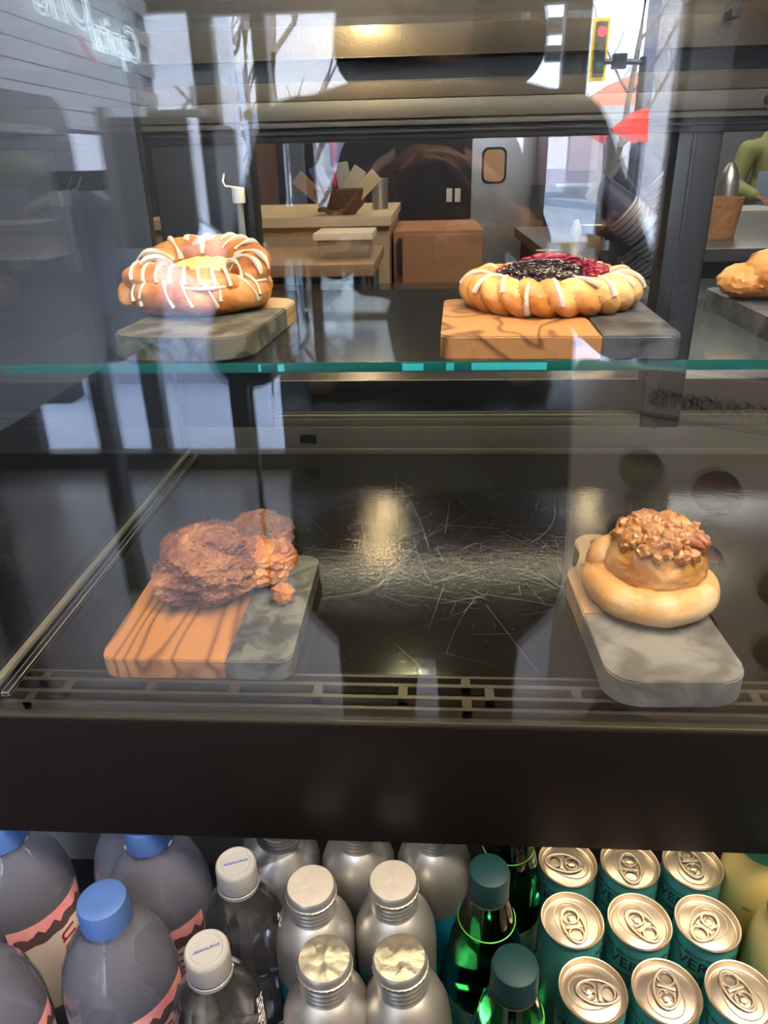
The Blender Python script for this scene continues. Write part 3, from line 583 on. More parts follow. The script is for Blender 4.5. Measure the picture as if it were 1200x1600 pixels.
# rear wall of the case: lower rail, posts, header
lr = cp_('rear_lower_rail', box(box(bx(SX, XE, RY-.004, RY+.03, DZ-.01, 1.002, .002), SX, XE, RY+.001, RY+.03, 1.002, 1.012, .002), SX, XE, RY-.012, RY, DZ-.002, DZ+.006, .001), M_rail)
hole = cp_('latch_hole', bx(-.178, -.155, RY-.006, RY-.003, .980, .992, .001), M_gask)
cp_('door_track', box(bx(SX, XE, RY+.004, RY+.012, 1.012, 1.016), SX, XE, RY+.020, RY+.028, 1.012, 1.015), M_rail)
cp_('rear_post', bx(SX, -.214, RY-.002, RY+.04, 1.0, 1.48, .003), M_black); 
cp_('rear_post', box(bx(.284, .334, RY-.004, RY+.04, 1.0, 1.38, .003), .300, .305, RY-.0075, RY-.004, 1.0, 1.38, .0005), M_black)
cp_('rear_post', bx(.80, .85, RY-.004, RY+.04, 1.0, 1.38, .003), M_black)
cp_('header_gasket', box(bx(SX, XE, RY-.01, RY+.03, 1.354, 1.368, .002), SX, XE, RY-.014, RY-.01, 1.3605, 1.364, .001), M_gask)
cp_('header_rail', box(bx(SX, XE, RY-.020, RY+.03, 1.368, 1.3745, .002), SX, XE, RY-.026, RY+.03, 1.3745, 1.3945, .006), M_rail)
cp_('header_panel', bx(SX, XE, RY-.014, RY+.03, 1.3955, 1.4135, .001), M_hdr)
cp_('header_recess', bx(SX, XE, RY+.01, RY+.03, 1.4135, 1.436), M_black)
cp_('header_panel', bx(SX, XE, RY-.018, RY+.03, 1.436, 1.466, .0015), M_hdr)
cp_('header_trim', box(bx(SX, XE, RY-.0146, RY-.0138, 1.4130, 1.4137), SX, XE, RY-.0188, RY-.0180, 1.4356, 1.4363), M_rail, smooth=False)
lk = cp_('keyhole', lathe(BM(), [(0, 0), (.005, 0), (.005, .003), (.0035, .004), (0, .004)], 18), M_black)
lk.matrix_parent_inverse = case.matrix_basis.inverted() @ Matrix.Translation((.368, RY-.026, 1.384)) @ Matrix.Rotation(PI/2, 4, 'X')
kk = cp_('key_lever', bx(-.0015, .0015, -.010, 0, .003, .006, .0006), M_alu); kk.matrix_parent_inverse = lk.matrix_parent_inverse
# doors at the back
for xa, xb, ya in ((-.216, .286, RY+.014), (.332, .80, RY+.014)):
    d = cp_('sliding_door', bx(xa, xb, ya, ya+.004, 1.013, 1.358), M_glass, smooth=False)
    d = cp_('sliding_door', bx(xa, xb, ya+.010, ya+.014, 1.016, 1.358), M_glass, smooth=False)
# glass
cp_('front_glass', bx(SX, XE, .4250, .4290, .9585, 1.78), M_glass, smooth=False); cp_('front_glass', bx(SX, XE, .4370, .4410, .9660, 1.78), M_glass, smooth=False)
cp_('side_glass', bx(SX-.006, SX, .4415, RY+.02, DZ, 1.78), M_glass, smooth=False)
cp_('glass_seal', box(bx(SX-.0065, SX-.0005, .4305, RY, DZ-.001, DZ+.0035, .0008), SX+.008, SX+.014, .435, RY-.02, DZ, DZ+.004, .0008, 1), [M_cream, M_gask])
cp_('case_roof', bx(SX-.03, XE, .42, RY+.05, 1.78, 1.83, .003), M_dark)
cp_('upper_back', bx(SX, XE, RY+.03, RY+.045, 1.466, 1.78), mat('upper_back_brown', (.05, .035, .022), .35))
cp_('cabinet_body', box(bx(-.75, XE, .475, RY+.05, 0, .575), -.75, XE, .60, RY+.05, .575, .912), M_dark, smooth=False)
lc = thing('neighbour_cabinet', 'black cabinet beyond the side glass at the left', 'cabinet', (-.7, .7, 0))
obj('body', bx(-1.5, -.76, .44, 1.02, 0, .93, .003), M_black, lc, world=True); obj('top', bx(-1.5, -.36, .445, 1.02, .931, .950, .003), M_black, lc, world=True); obj('back_panel', bx(-1.5, -.36, 1.0, 1.02, .95, 1.9, .002), mat('smoky_panel', (.02, .02, .024), .3), lc, world=True)
# upright tube light at the rear left
tl = cp_('light_tube', lathe(BM(), [(0, 1.215), (.0045, 1.215), (.0045, 1.300), (0, 1.300)], 12, -.228, RY-.018), mat('ribbed_tube', (.30, .30, .31), .3, .3))
cp_('tube_end_cap', lathe(BM(), [(0, 1.290), (.0072, 1.290), (.0078, 1.292), (.0078, 1.307), (0, 1.308)], 16, -.228, RY-.018), M_white)
cp_('tube_wire', tube(BM(), [(-.228, RY-.018, 1.307), (-.243, RY-.018, 1.309), (-.246, RY-.016, 1.314), (-.246, RY-.006, 1.322)], .0012, 6), M_white)
# glass shelves
def shelf(label, x0, y0, z, m_edge=M_edge):
    s = thing('glass_shelf', label, 'shelf', (.4, .77, z))
    obj('pane', bx(x0+.001, XE-.02, y0+.0006, RY-.012, z, z+.0075), M_shelf, s, smooth=False, world=True)
    obj('front_edge', bx(x0+.001, XE-.02, y0-.0006, y0+.0006, z, z+.0075, .0003), m_edge, s, world=True)
    return s
SH = 1.1865; ST = SH + .0075
sh = shelf('clear glass shelf with a teal edge carrying three pastries', SX, .552, SH)
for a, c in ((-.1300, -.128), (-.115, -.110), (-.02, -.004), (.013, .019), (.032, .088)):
    obj('edge_glint', bx(a, c, .5510, .5514, SH+.001, SH+.0065), M_edgeb, sh, smooth=False, world=True)  # glints of light painted on the shelf edge as bright slivers
for x in (SX+.001, .309, .82): cp_('shelf_bracket', bx(x, x+.010, RY-.03, RY-.002, SH-.010, SH-.0003, .001), M_gask)
TS = 1.466
sh2 = shelf('upper glass shelf at the top edge of the picture', SX, .552, TS)
for x in (SX+.001, .309, .82): cp_('shelf_bracket', bx(x, x+.010, RY-.045, RY-.02, TS-.008, TS-.0003, .001), M_gask)
pl = cp_('puck_light', lathe(BM(), [(.016, 0), (.016, -.006), (.012, -.007), (0, -.007)], 24), mat('puck_glow', (1, .9, .7), .4, emit=(1, .80, .45), es=25))
pl.matrix_parent_inverse = case.matrix_basis.inverted() @ Matrix.Translation((-.075, .905, 1.500))
ld = bpy.data.lights.new('puck_lamp', 'SPOT'); ld.energy = 5.0; ld.color = (1, .72, .40); ld.spot_size = R(150); ld.shadow_soft_size = .012
lo = bpy.data.objects.new('puck_lamp', ld); C.objects.link(lo); lo.location = (-.075, .905, 1.490)

# ------------------------------------------------------------------ serving boards
def board(label, loc, rz, wd, ln, th, hl, split, m1, m2, across, hx=0, hw=.042, group='wood and marble serving boards', rc=.016, thing_loc=None):
    r = thing('serving_board', label, 'board', loc, R(rz), group)
    ol = rrect(-wd/2, wd/2, 0, ln, rc)
    def handle(bm):
        h = hw/2; o = [(hx-h*1.5, ln-.006), (hx+h*1.5, ln-.006), (hx+h*1.05, ln+.012), (hx+h, ln+.02)]
        for k in range(9):
            a = PI*k/8; o.append((hx+h*math.cos(a), ln+hl-h+h*math.sin(a)))
        o += [(hx-h, ln+.02), (hx-h*1.05, ln+.012)]
        return prism(bm, o, 0, th, .0015)
    def clip(ol, f):      # clip outline to half plane
        out = []
        for i in range(len(ol)):
            a, b2 = ol[i], ol[(i+1) % len(ol)]; fa, fb = f(a), f(b2)
            if fa >= 0: out.append(a)
            if (fa > 0) != (fb > 0) and abs(fa-fb) > 1e-9:
                t = fa/(fa-fb); out.append((a[0]+(b2[0]-a[0])*t, a[1]+(b2[1]-a[1])*t))
        return out
    if across: wf = lambda q: q[1]-split; mf = lambda q: split-q[1]
    else: wf = lambda q: split-q[0]; mf = lambda q: q[0]-split
    w_ = obj('wood_half', prism(BM(), clip(ol, wf), 0, th, .0012), m1, r)
    obj('marble_half', prism(BM(), clip(ol, mf), 0, th, .0012), m2, r)
    if hl:
        hd = obj('handle', handle(BM()), m1, r)
        obj('hang_hole', lathe(BM(), [(0, th+.0002), (.0065, th+.0002), (.0065, th+.0006), (0, th+.0006)], 20, hx, ln+hl-hw/2), mat('hole_shade', (.20, .13, .07), .8), r)
    return r
BT = .018
board('serving board of striped wood and dark marble under the apple fritter', (-.181, .460, DZ+.0002), 0, .152, .170, BT, .09, .024, M_olive, M_mgreen, False, hx=-.009, rc=.012)
board('narrow serving board with a thick grey marble end under the pecan bun', (.183, .438, DZ+.0002), 2, .102, .175, .022, .062, .090, M_maple, M_mgrey, True, hx=-.010, hw=.042, rc=.022)
board('marble-fronted serving board under the iced cheese danish', (-.196, .560, ST+.0002), -4, .114, .185, BT, 0, .128, M_maple, M_mgreen, True, rc=.026)
board('wood and slate serving board under the berry danish', (.0965, .552, ST+.0002), -2, .176, .165, BT, 0, .030, M_oliveb, M_mdark, False, rc=.010)
board('dark serving board at the right edge under the croissant', (.335, .60, ST+.0002), 0, .13, .17, BT, 0, .03, M_mdark, M_mdark, False, rc=.01)
for x, lb in ((.42, 'wooden board on the upper glass shelf, at the top right corner'),):
    r = board(lb, (x, .74, TS+.0078), 0, .17, .17, BT, 0, .03, M_oliveb, M_mdark, False, rc=.01)

# ------------------------------------------------------------------ pastries
def crust(name, c1, c2, c3, sc=22, bump=.5, rough=.42, bs=70):
    if name in MT: return MT[name]
    m = bpy.data.materials.new(name); m.use_nodes = True; n = m.node_tree.nodes; l = m.node_tree.links; b = n['Principled BSDF']; b.inputs['Roughness'].default_value = rough
    b.inputs['Subsurface Weight'].default_value = .12; b.inputs['Subsurface Scale'].default_value = .006; b.inputs['Subsurface Radius'].default_value = (1, .5, .2)
    t = n.new('ShaderNodeTexCoord'); no = n.new('ShaderNodeTexNoise'); no.inputs['Scale'].default_value = sc; no.inputs['Detail'].default_value = 7; no.inputs['Distortion'].default_value = .5; l.new(t.outputs['Object'], no.inputs[0])
    r = n.new('ShaderNodeValToRGB'); e = r.color_ramp.elements; e[0].position = .34; e[0].color = (*c1, 1); e[1].position = .68; e[1].color = (*c3, 1); x = e.new(.5); x.color = (*c2, 1)
    l.new(no.outputs['Fac'], r.inputs[0]); l.new(r.outputs[0], b.inputs['Base Color'])
    n2 = n.new('ShaderNodeTexNoise'); n2.inputs['Scale'].default_value = bs; n2.inputs['Detail'].default_value = 6; l.new(t.outputs['Object'], n2.inputs[0])
    u = n.new('ShaderNodeBump'); u.inputs['Strength'].default_value = bump; u.inputs['Distance'].default_value = .005; l.new(n2.outputs['Fac'], u.inputs['Height']); l.new(u.outputs[0], b.inputs['Normal']); MT[name] = m; return m
M_gold = crust('danish_crust', (.30, .075, .014), (.50, .17, .035), (.68, .34, .11), 30, .8)
M_gold2 = crust('berry_crust', (.46, .16, .03), (.62, .29, .08), (.74, .46, .20), 24, .7)
M_frit = crust('fritter_crust', (.085, .022, .007), (.19, .055, .016), (.38, .16, .055), 34, 1.0, .36, 150)
M_frit2 = crust('fritter_inside', (.32, .09, .018), (.48, .17, .035), (.60, .29, .08), 40, .8, .4, 120)
M_bun = crust('bun_dough', (.54, .24, .06), (.66, .38, .14), (.76, .58, .36), 18, .5)
M_bun2 = crust('bun_mound', (.42, .15, .03), (.56, .27, .075), (.70, .44, .18), 26, .6, .3)
M_nut = crust('nut', (.26, .09, .028), (.44, .20, .07), (.62, .38, .17), 45, .5, .3)
M_nutd = mat('pecan_dark', (.30, .09, .045), .3)
M_icing = mat('white_icing', (.66, .55, .43), .28, sss=.2)
M_cheese = mat('cheese_filling', (.80, .52, .16), .4, 0, (90, .8, .004), noise_col=(.86, .66, .30), ns=40)
M_berry = mat('berry_filling', (.014, .006, .010), .10, 0, (70, .9, .004), spec=.8, noise_col=(.03, .012, .016), ns=30, coat=.6)
M_berryp = mat('berry_stain', (.24, .012, .05), .25, 0, (60, .6), noise_col=(.36, .05, .08), ns=50)
def rope_ring(bm, rx, ry, r0, cz, twists=9, amp=.16, th0=0, th1=2*PI, seg=140, rs=22, taper=.0, squash=.8, wob=.06, seed=0, cfun=None):
    rings = []; closed = abs(th1-th0-2*PI) < 1e-3; n = seg
    for i in range(n if closed else n+1):
        u = i/n; th = th0 + (th1-th0)*u; w = 1 + wob*noise.noise(Vector((math.cos(th)*1.3+seed, math.sin(th)*1.3, seed)))
        c = Vector((rx*w*math.cos(th), ry*w*math.sin(th), cz)) if cfun is None else cfun(u)
        out = Vector((math.cos(th), math.sin(th), 0)) if cfun is None else None
        if cfun is not None:
            d = (cfun(min(1, u+.01))-cfun(max(0, u-.01))).normalized(); out = d.cross(Vector((0, 0, 1))).normalized()
        k = 1 - taper*(2*u-1)**6 if not closed else 1
        ring = []
        for j in range(rs):
            ph = 2*PI*j/rs; lob = abs(math.sin((ph + th*twists)*.5*2)) if True else 0
            rr = r0*k*(1 - amp + amp*1.6*(lob**.6)) * (1 + .06*noise.noise(Vector((math.cos(th)*6, math.sin(th)*6, ph*1.3+seed))))
            ring.append(bm.verts.new(c + out*rr*math.cos(ph) + Vector((0, 0, 1))*rr*squash*math.sin(ph)))
        rings.append(ring)
    m = len(rings) if closed else len(rings)-1
    for i in range(m):
        a, b2 = rings[i], rings[(i+1) % len(rings)]
        for j in range(rs): bm.faces.new((a[j], a[(j+1) % rs], b2[(j+1) % rs], b2[j]))
    if not closed: bm.faces.new(rings[0][::-1]); bm.faces.new(rings[-1])
    return bm
def drape(cpos, rx, ry, r0, cz, th, p0, p1, dth, rad, squash=.8, n=10, off=1.08):
    pts = []
    for k in range(n+1):
        u = k/n; ph = p0+(p1-p0)*u; t = th + dth*u; rr = r0*off
        pts.append(Vector(cpos) + Vector(((rx+rr*math.cos(ph))*math.cos(t), (ry+rr*math.cos(ph))*math.sin(t), cz+rr*squash*math.sin(ph))))
    return pts
# cheese danish
cd = thing('cheese_danish', 'white-iced cheese danish on the left board of the glass shelf', 'pastry', (-.209, .695, ST+BT+.0004), R(8))
lower = BM(); rope_ring(lower, .048, .046, .0175, .0150, 2.5, .12, seed=3, squash=.85); obj('lower_coil', lower, M_gold, cd)
b = BM(); rope_ring(b, .044, .036, .0165, .036, 3, .12, R(-45), R(205), 120, 20, .35, .85, .05, 5); bmesh.ops.rotate(b, matrix=Matrix.Rotation(R(17), 3, 'X'), verts=b.verts); bmesh.ops.translate(b, vec=(.004, .012, .0), verts=b.verts); obj('upper_coil', b, M_gold, cd)
b = BM(); rope_ring(b, 0, 0, .0155, 0, 2, .12, 0, 1, 60, 18, .4, .85, 0, 6, cfun=lambda u: Vector((-.062+.10*u, -.010-.028*u-.012*math.sin(u*3), .029-.006*u))); obj('front_twist', b, M_gold, cd)
b = BM(); rope_ring(b, 0, 0, .0135, 0, 1, .10, 0, 1, 40, 16, .5, .9, 0, 12, cfun=lambda u: Vector((-.064+.014*u, -.022+.052*u, .014+.004*math.sin(3*u)))); obj('side_twist', b, M_gold, cd)
b = BM(); blob(b, (.004, .014, .028), (.036, .030, .015), 4, .14, 4, 2); obj('cheese_filling', b, M_cheese, cd)
ic = BM(); rnd = random.Random(2)
RX = Matrix.Rotation(R(17), 3, 'X')
for i in range(11):
    th = R(-40+i*23) + rnd.uniform(-.12, .12)
    pts = [RX @ p_ + Vector((.004, .012, 0)) for p_ in drape((0, 0, 0), .044, .036, .0165, .036, th, R(rnd.uniform(110, 165)), R(rnd.uniform(-30, 40)), rnd.uniform(-.5, .1), 0, .85)]
    tube(ic, pts, lambda u: .0020+.0011*math.sin(u*9+i), 7)
for i in range(9):
    th = R(190+i*17); tube(ic, drape((0, 0, 0), .048, .046, .0175, .0150, th, R(100), R(rnd.uniform(-35, 0)), rnd.uniform(-.3, .3), 0, .85), lambda u: .0016+.0006*math.sin(u*7), 7)
for i in range(8):
    u = .06+i*.11; c = Vector((-.062+.10*u, -.010-.028*u-.012*math.sin(u*3), .029-.006*u)); d = Vector((.10, -.028-.036*math.cos(u*3), -.01)).normalized(); o_ = d.cross(Vector((0, 0, 1)))
    tube(ic, [c + d*(.012*k/8) + o_*.0168*math.cos(R(160-150*k/8)) + Vector((0, 0, .0145*math.sin(R(160-150*k/8)))) for k in range(9)], lambda u: .0018, 7)
tube(ic, [(.0-.05+.11*k/30, -.0595-.003*math.cos(k*.35)+.16*(k/30-.5)**2, .0245) for k in range(31)], .0016, 7)
obj('icing_drizzle', ic, M_icing, cd, kind=None)
# berry danish
bd = thing('berry_danish', 'braided danish with dark glossy berry filling on the middle board', 'pastry', (.107, .685, ST+BT+.0004), R(0))
b = BM(); rope_ring(b, .062, .057, .0155, .0140, 11, .22, seed=9, squash=.92, seg=220, rs=26, wob=.05); obj('braided_crust', b, M_gold2, bd)
b = BM()
for v, nn in ((0, 0),): blob(b, (0, 0, .0085), (.058, .052, .0085), 4, .05, 2, 4)
obj('base', b, M_gold2, bd)
b = BM(); blob(b, (-.006, .006, .020), (.042, .038, .0165), 5, .16, 5, 8, ridge=True); obj('berry_filling', b, M_berry, bd)
b = BM(); blob(b, (.036, -.016, .028), (.011, .012, .008), 4, .3, 5, 2); blob(b, (.006, .042, .031), (.026, .009, .008), 4, .3, 5, 5); blob(b, (.034, .012, .029), (.009, .018, .008), 4, .3, 5, 6); blob(b, (-.036, .020, .024), (.010, .018, .007), 4, .3, 5, 9); obj('berry_stain', b, M_berryp, bd)
ic = BM()
for th, a, c2, dt in ((-135, 100, 20, .15), (-45, 120, 30, .15), (-78, 100, 45, .2), (-112, 60, -40, .02), (-96, 80, -10, .1), (-60, 90, 10, .05), (-25, 140, 10, .2), (5, 150, 20, .2), (35, 150, 30, .15), (70, 150, 40, .2), (110, 150, 40, -.2), (150, 150, 40, -.2), (190, 140, 20, -.15), (215, 120, 10, -.1)):
    tube(ic, drape((0, 0, 0), .062, .057, .0155, .0140, R(th), R(a), R(c2), dt, 0, .92, off=1.1), lambda u: .0017+.0011*u, 7)
obj('icing_drizzle', ic, M_icing, bd)
# croissant at the right edge
cr_ = thing('croissant', 'golden croissant tip cut off by the right edge of the picture', 'pastry', (.338, .69, ST+BT+.0004), R(-14))
for i in range(7):
    s = math.sin(PI*(i+.8)/8); b = BM(); blob(b, (-.056+.019*i, .010*s, .010+.016*s), (.024, .018+.018*s, .010+.017*s), 4, .10, 3.5, i+3); obj('dough_fold', b, M_bun2 if i % 2 else M_gold2, cr_)
# pastries on the upper shelf
for x, y, sx, lb in ((.075, .78, .040, 'brown loaf cake on the upper shelf, seen from below'), (.150, .78, .022, 'small roll on the upper shelf beside the loaf cake'), (.44, .82, .05, 'brown loaf on the upper shelf at the top right corner')):
    t_ = thing('loaf_cake', lb, 'pastry', (x, y, TS+.0078+(BT if x > .3 else 0))); b = BM(); blob(b, (0, 0, .026), (sx, .045, .028), 4, .12, 2.5, x*50); obj('loaf', b, M_frit2, t_)
# apple fritter
def fritter(bm, c, s, sub, seed):
    r = bmesh.ops.create_icosphere(bm, subdivisions=sub, radius=1)
    for v in r['verts']:
        d = v.co.normalized(); q = d*1.6 + Vector((seed*5.1, seed*2.3, seed)); fold = abs(math.sin(2.2*math.atan2(d.y, d.x) + 3.2*d.z + 2*noise.noise(q)))
        k = 1 + .20*noise.noise(q) + .10*(fold**.45) - .06 + .07*noise.noise(q*3.6) + .055*noise.noise(q*8) + .038*noise.noise(q*19) + .02*noise.noise(q*40)
        v.co = Vector((d.x*k*s[0], d.y*k*s[1], d.z*k*s[2])) + Vector(c)
    return bm
af = thing('apple_fritter', 'dark craggy apple fritter on the lower left board', 'pastry', (-.188, .580, DZ+BT+.0006), R(5))
b = BM(); fritter(b, (-.008, -.004, .026), (.048, .052, .028), 6, 11); fritter(b, (-.010, -.022, .018), (.044, .038, .018), 6, 14); obj('fried_crust', b, M_frit, af)
b = BM(); fritter(b, (.034, .030, .034), (.030, .030, .018), 5, 5); obj('small_lobe', b, M_frit, af)
b = BM(); fritter(b, (.036, .004, .020), (.030, .034, .021), 5, 8); obj('torn_side', b, M_frit2, af)
b = BM(); blob(b, (0, 0, .008), (.0085, .010, .0085), 3, .6, 2.2, 3, ridge=True); o = obj('pastry_crumb', b, M_frit2); o.location = (-.126, .546, DZ+BT+.0006); tag(o, 'loose crumb of fritter on the dark marble', 'crumb')
b = BM(); blob(b, (0, 0, .001), (.0022, .0015, .0012), 1, .3, 2, 3); o = obj('bread_crumb', b, M_bun); o.location = (-.262, .528, DZ); tag(o, 'tiny pale crumb on the black deck left of the fritter board', 'crumb')
# pecan bun
pb_ = thing('pecan_bun', 'sticky bun topped with chopped pecans on the lower right board', 'pastry', (.186, .550, DZ+.022+.0006), R(-8))
b = BM(); rope_ring(b, .040, .038, .0150, .0150, 1.0, .03, seed=2, squash=.95, seg=120, wob=.12); obj('dough_rim', b, M_bun, pb_)
b = BM(); rope_ring(b, 0, 0, .0125, 0, 1, .04, 0, 1, 50, 18, .5, 1.0, 0, 4, cfun=lambda u: Vector((-.050+.036*u, .012+.040*u-.01*math.sin(u*3), .026+.008*math.sin(u*3)))); obj('dough_flap', b, M_bun, pb_)
b = BM(); blob(b, (.004, .006, .033), (.041, .038, .033), 5, .07, 3.2, 6, ridge=True); obj('bun_mound', b, M_bun2, pb_)
rnd = random.Random(12); nut_me = []
for k in range(4):
    b = BM(); blob(b, (0, 0, 0), (.0062, .0048, .0044), 3, .42, 1.7, k+20); o = obj('nut_piece', b, M_nut, pb_); nut_me.append(o)
pm_ = None
def nut(src, loc, rot, sc):
    o = src if not src.get('u') else src.copy()
    if src.get('u'): C.objects.link(o)
    if 'u' in o: del o['u']
    src['u'] = 1; o.location = loc; o.rotation_euler = rot; o.scale = (sc,)*3; return o
for i in range(74):
    a = i*2.399; r_ = .034*math.sqrt((i+.5)/74); x, y = r_*math.cos(a), r_*math.sin(a)
    z = .034 + .034*math.sqrt(max(0, 1-(x/.042)**2-(y/.039)**2)) + rnd.uniform(0, .003)
    nut(nut_me[i % 4], (.004+x, .006+y, z), (rnd.uniform(0, 6), rnd.uniform(0, 6), rnd.uniform(0, 6)), rnd.uniform(.75, 1.4))
for o in nut_me:
    if 'u' in o: del o['u']
for x, y, z, rz in ((.026, -.012, .064, -30), (.033, -.004, .063, -35), (-.012, .024, .066, 60)):
    b = BM(); blob(b, (0, 0, 0), (.0105, .0048, .0042), 3, .15, 3, x*90); o = obj('pecan_half', b, M_nutd, pb_); o.location = (x, y, z); o.rotation_euler = (0, R(20), R(rz)); o['label'] = 'dark red-brown pecan half'

# ------------------------------------------------------------------ cooler with drinks
CB = .645
cooler = thing('drinks_cooler', 'open drinks cooler under the pastry case', 'cooler', (.2, .35, 0))
obj('lower_shelf', bx(-.75, XE, .12, .60, CB-.065, CB-.045), M_black, cooler, world=True)
obj('riser_shelf', bx(-.178, XE, .25, .60, CB-.045, CB-.0005), M_black, cooler, world=True)
obj('front_wall', bx(-.75, XE, .09, .12, .10, .66, .004), M_dark, cooler, world=True)
obj('toe_base', bx(-.75, XE, .12, .47, 0, .575), M_black, cooler, world=True)
obj('back_wall', bx(-.75, XE, .588, .598, .58, .91), mat('cooler_back', (.10, .10, .11), .5), cooler, world=True)
# cans
M_teal = mat('can_teal', (.09, .40, .36), .30, .45, None); M_cannk = mat('can_navy_ink', (.012, .025, .035), .45)
M_lid = mat('can_lid', (.62, .53, .41), .36, .9, (400, .04, .0005))
def can():
    r = thing('drink_can', '', 'can', group='teal coffee cans'); rb = .0264; H = .1305
    obj('can_body', lathe(BM(), [(0, .003), (.019, .002), (.0215, 0), (.0245, .006), (rb, .012), (rb, H-.014), (rb-.0008, H-.010), (.0253, H-.006), (.0248, H-.0035)], 44, cap=False), M_teal, r)
    l_ = lathe(BM(), [(.0248, H-.0040), (.0262, H-.002), (.0266, H-.0004), (.0262, H+.0004), (.0254, H+.0002), (.0246, H-.0022), (.0238, H-.0046), (.0228, H-.0050), (.0222, H-.0040), (.0214, H-.0036), (0, H-.0036)], 56, cap=False)
    lid = obj('lid', l_, M_lid, r)
    z = H-.0034
    # raised teardrop panel rim
    pts = [];
    for k in range(28):
        t = 2*PI*k/28; q = .0175 - .0055*(1-math.cos(t))*.5; q2 = .0165*(1 - .28*(.5-.5*math.cos(t)))
        pts.append((.0185*math.cos(t), .0178*(1 - .42*(.5-.5*math.cos(t)))*math.sin(t)*.95, z))
    obj('panel_ridge', tube(BM(), pts, .0006, 6, True), M_lid, lid)
    obj('mouth_score', tube(BM(), [(.0085+.0058*math.cos(2*PI*k/20), .0068*math.sin(2*PI*k/20), z) for k in range(20)], .0003, 5, True), M_lid, lid)
    tb = BM()
    # tab: stadium outline ring with finger hole
    def ringpts(cx, a, bb, n=22): return [(cx+a*math.cos(2*PI*k/n), bb*math.sin(2*PI*k/n)) for k in range(n)]
    outer = ringpts(-.0030, .0138, .0078); o2 = []
    for x_, y_ in outer: o2.append((x_, y_*(1.0 if x_ > -.004 else .98)))
    tube(tb, [(x_, y_, z+.0016) for x_, y_ in o2], .0010, 8, True, flat=.8)
    tube(tb, [(x_, y_, z+.0015) for x_, y_ in ringpts(-.0100, .0046, .0050)], .0008, 6, True)
    tube(tb, [(x_, y_, z+.0015) for x_, y_ in ringpts(.0035, .0056, .0054)], .0008, 6, True)
    box(tb, -.0058, -.0032, -.0058, .0058, z+.0009, z+.0019, .0003); box(tb, -.002, .0062, -.0012, .0012, z+.0009, z+.0017)
    lathe(tb, [(.0026, z), (.0026, z+.0018), (.0014, z+.0024), (0, z+.0024)], 16, .0030, 0)
    bmesh.ops.scale(tb, vec=(1.16, 1.22, 1), verts=tb.verts)
    obj('pull_tab', tb, M_lid, lid)
    text('VERVE', .0155, M_cannk, r, wrap=(rb, R(-78), .1075, False), ext=.0001)
    text('COFFEE ROASTERS', .0042, M_cannk, r, wrap=(rb, R(-78), .0955, False), ext=.0001)
    text('FLASH BREWED FOR FRESHNESS', .0040, M_cannk, r, wrap=(rb, R(-78), .1178, False), ext=.0001)
    text('NECTAR', .0075, M_cannk, r, wrap=(rb, R(-78), .086, False), ext=.0001)
    return r
c0 = can(); H = .1305
canpos = [(925, 1545, 355), (1035, 1552, 75), (1145, 1552, 110), (892, 1437, 280), (993, 1437, 305), (1090, 1430, 225), (888, 1358, 170), (985, 1358, 265), (1074, 1352, 95)]
CL = ['front row, leftmost, tab pointing right', 'front row, middle, tab pointing back', 'front row, rightmost, tab pointing back', 'second row, leftmost, tab pointing forward', 'second row, middle, tab pointing forward right', 'second row, rightmost, tab pointing forward left',
      'back row, leftmost, tab pointing left', 'back row, middle, tab pointing forward', 'back row, rightmost, beside the yellow bottles']
rnd = random.Random(4)
for i, (px, py, ta) in enumerate(canpos):
    q = at_height(px, py, CB+H); row = i//3; colx = (i % 3)
    X = [.1215, .1750, .2285][colx] + [.0015, -.004, .0015][row]; Y = [.3500, .4055, .4600][row] + [0, .001, .002][colx]
    lb = 'teal coffee can with gold lid, ' + CL[i]
    if i == 0: o = c0; o.location = (X, Y, CB); o['label'] = lb
    else: o = dup(c0, (X, Y, CB), None, lb)
    o.scale = (.945, .945, 1); o.rotation_euler = (0, 0, R([-50, -30, -40, 90, -30, -30, -60, -40, -45][i]))
    ld_ = [c for c in o.children if c.name.startswith('lid')][0]; ld_.rotation_euler = (0, 0, R(ta - 180) - o.rotation_euler.z)
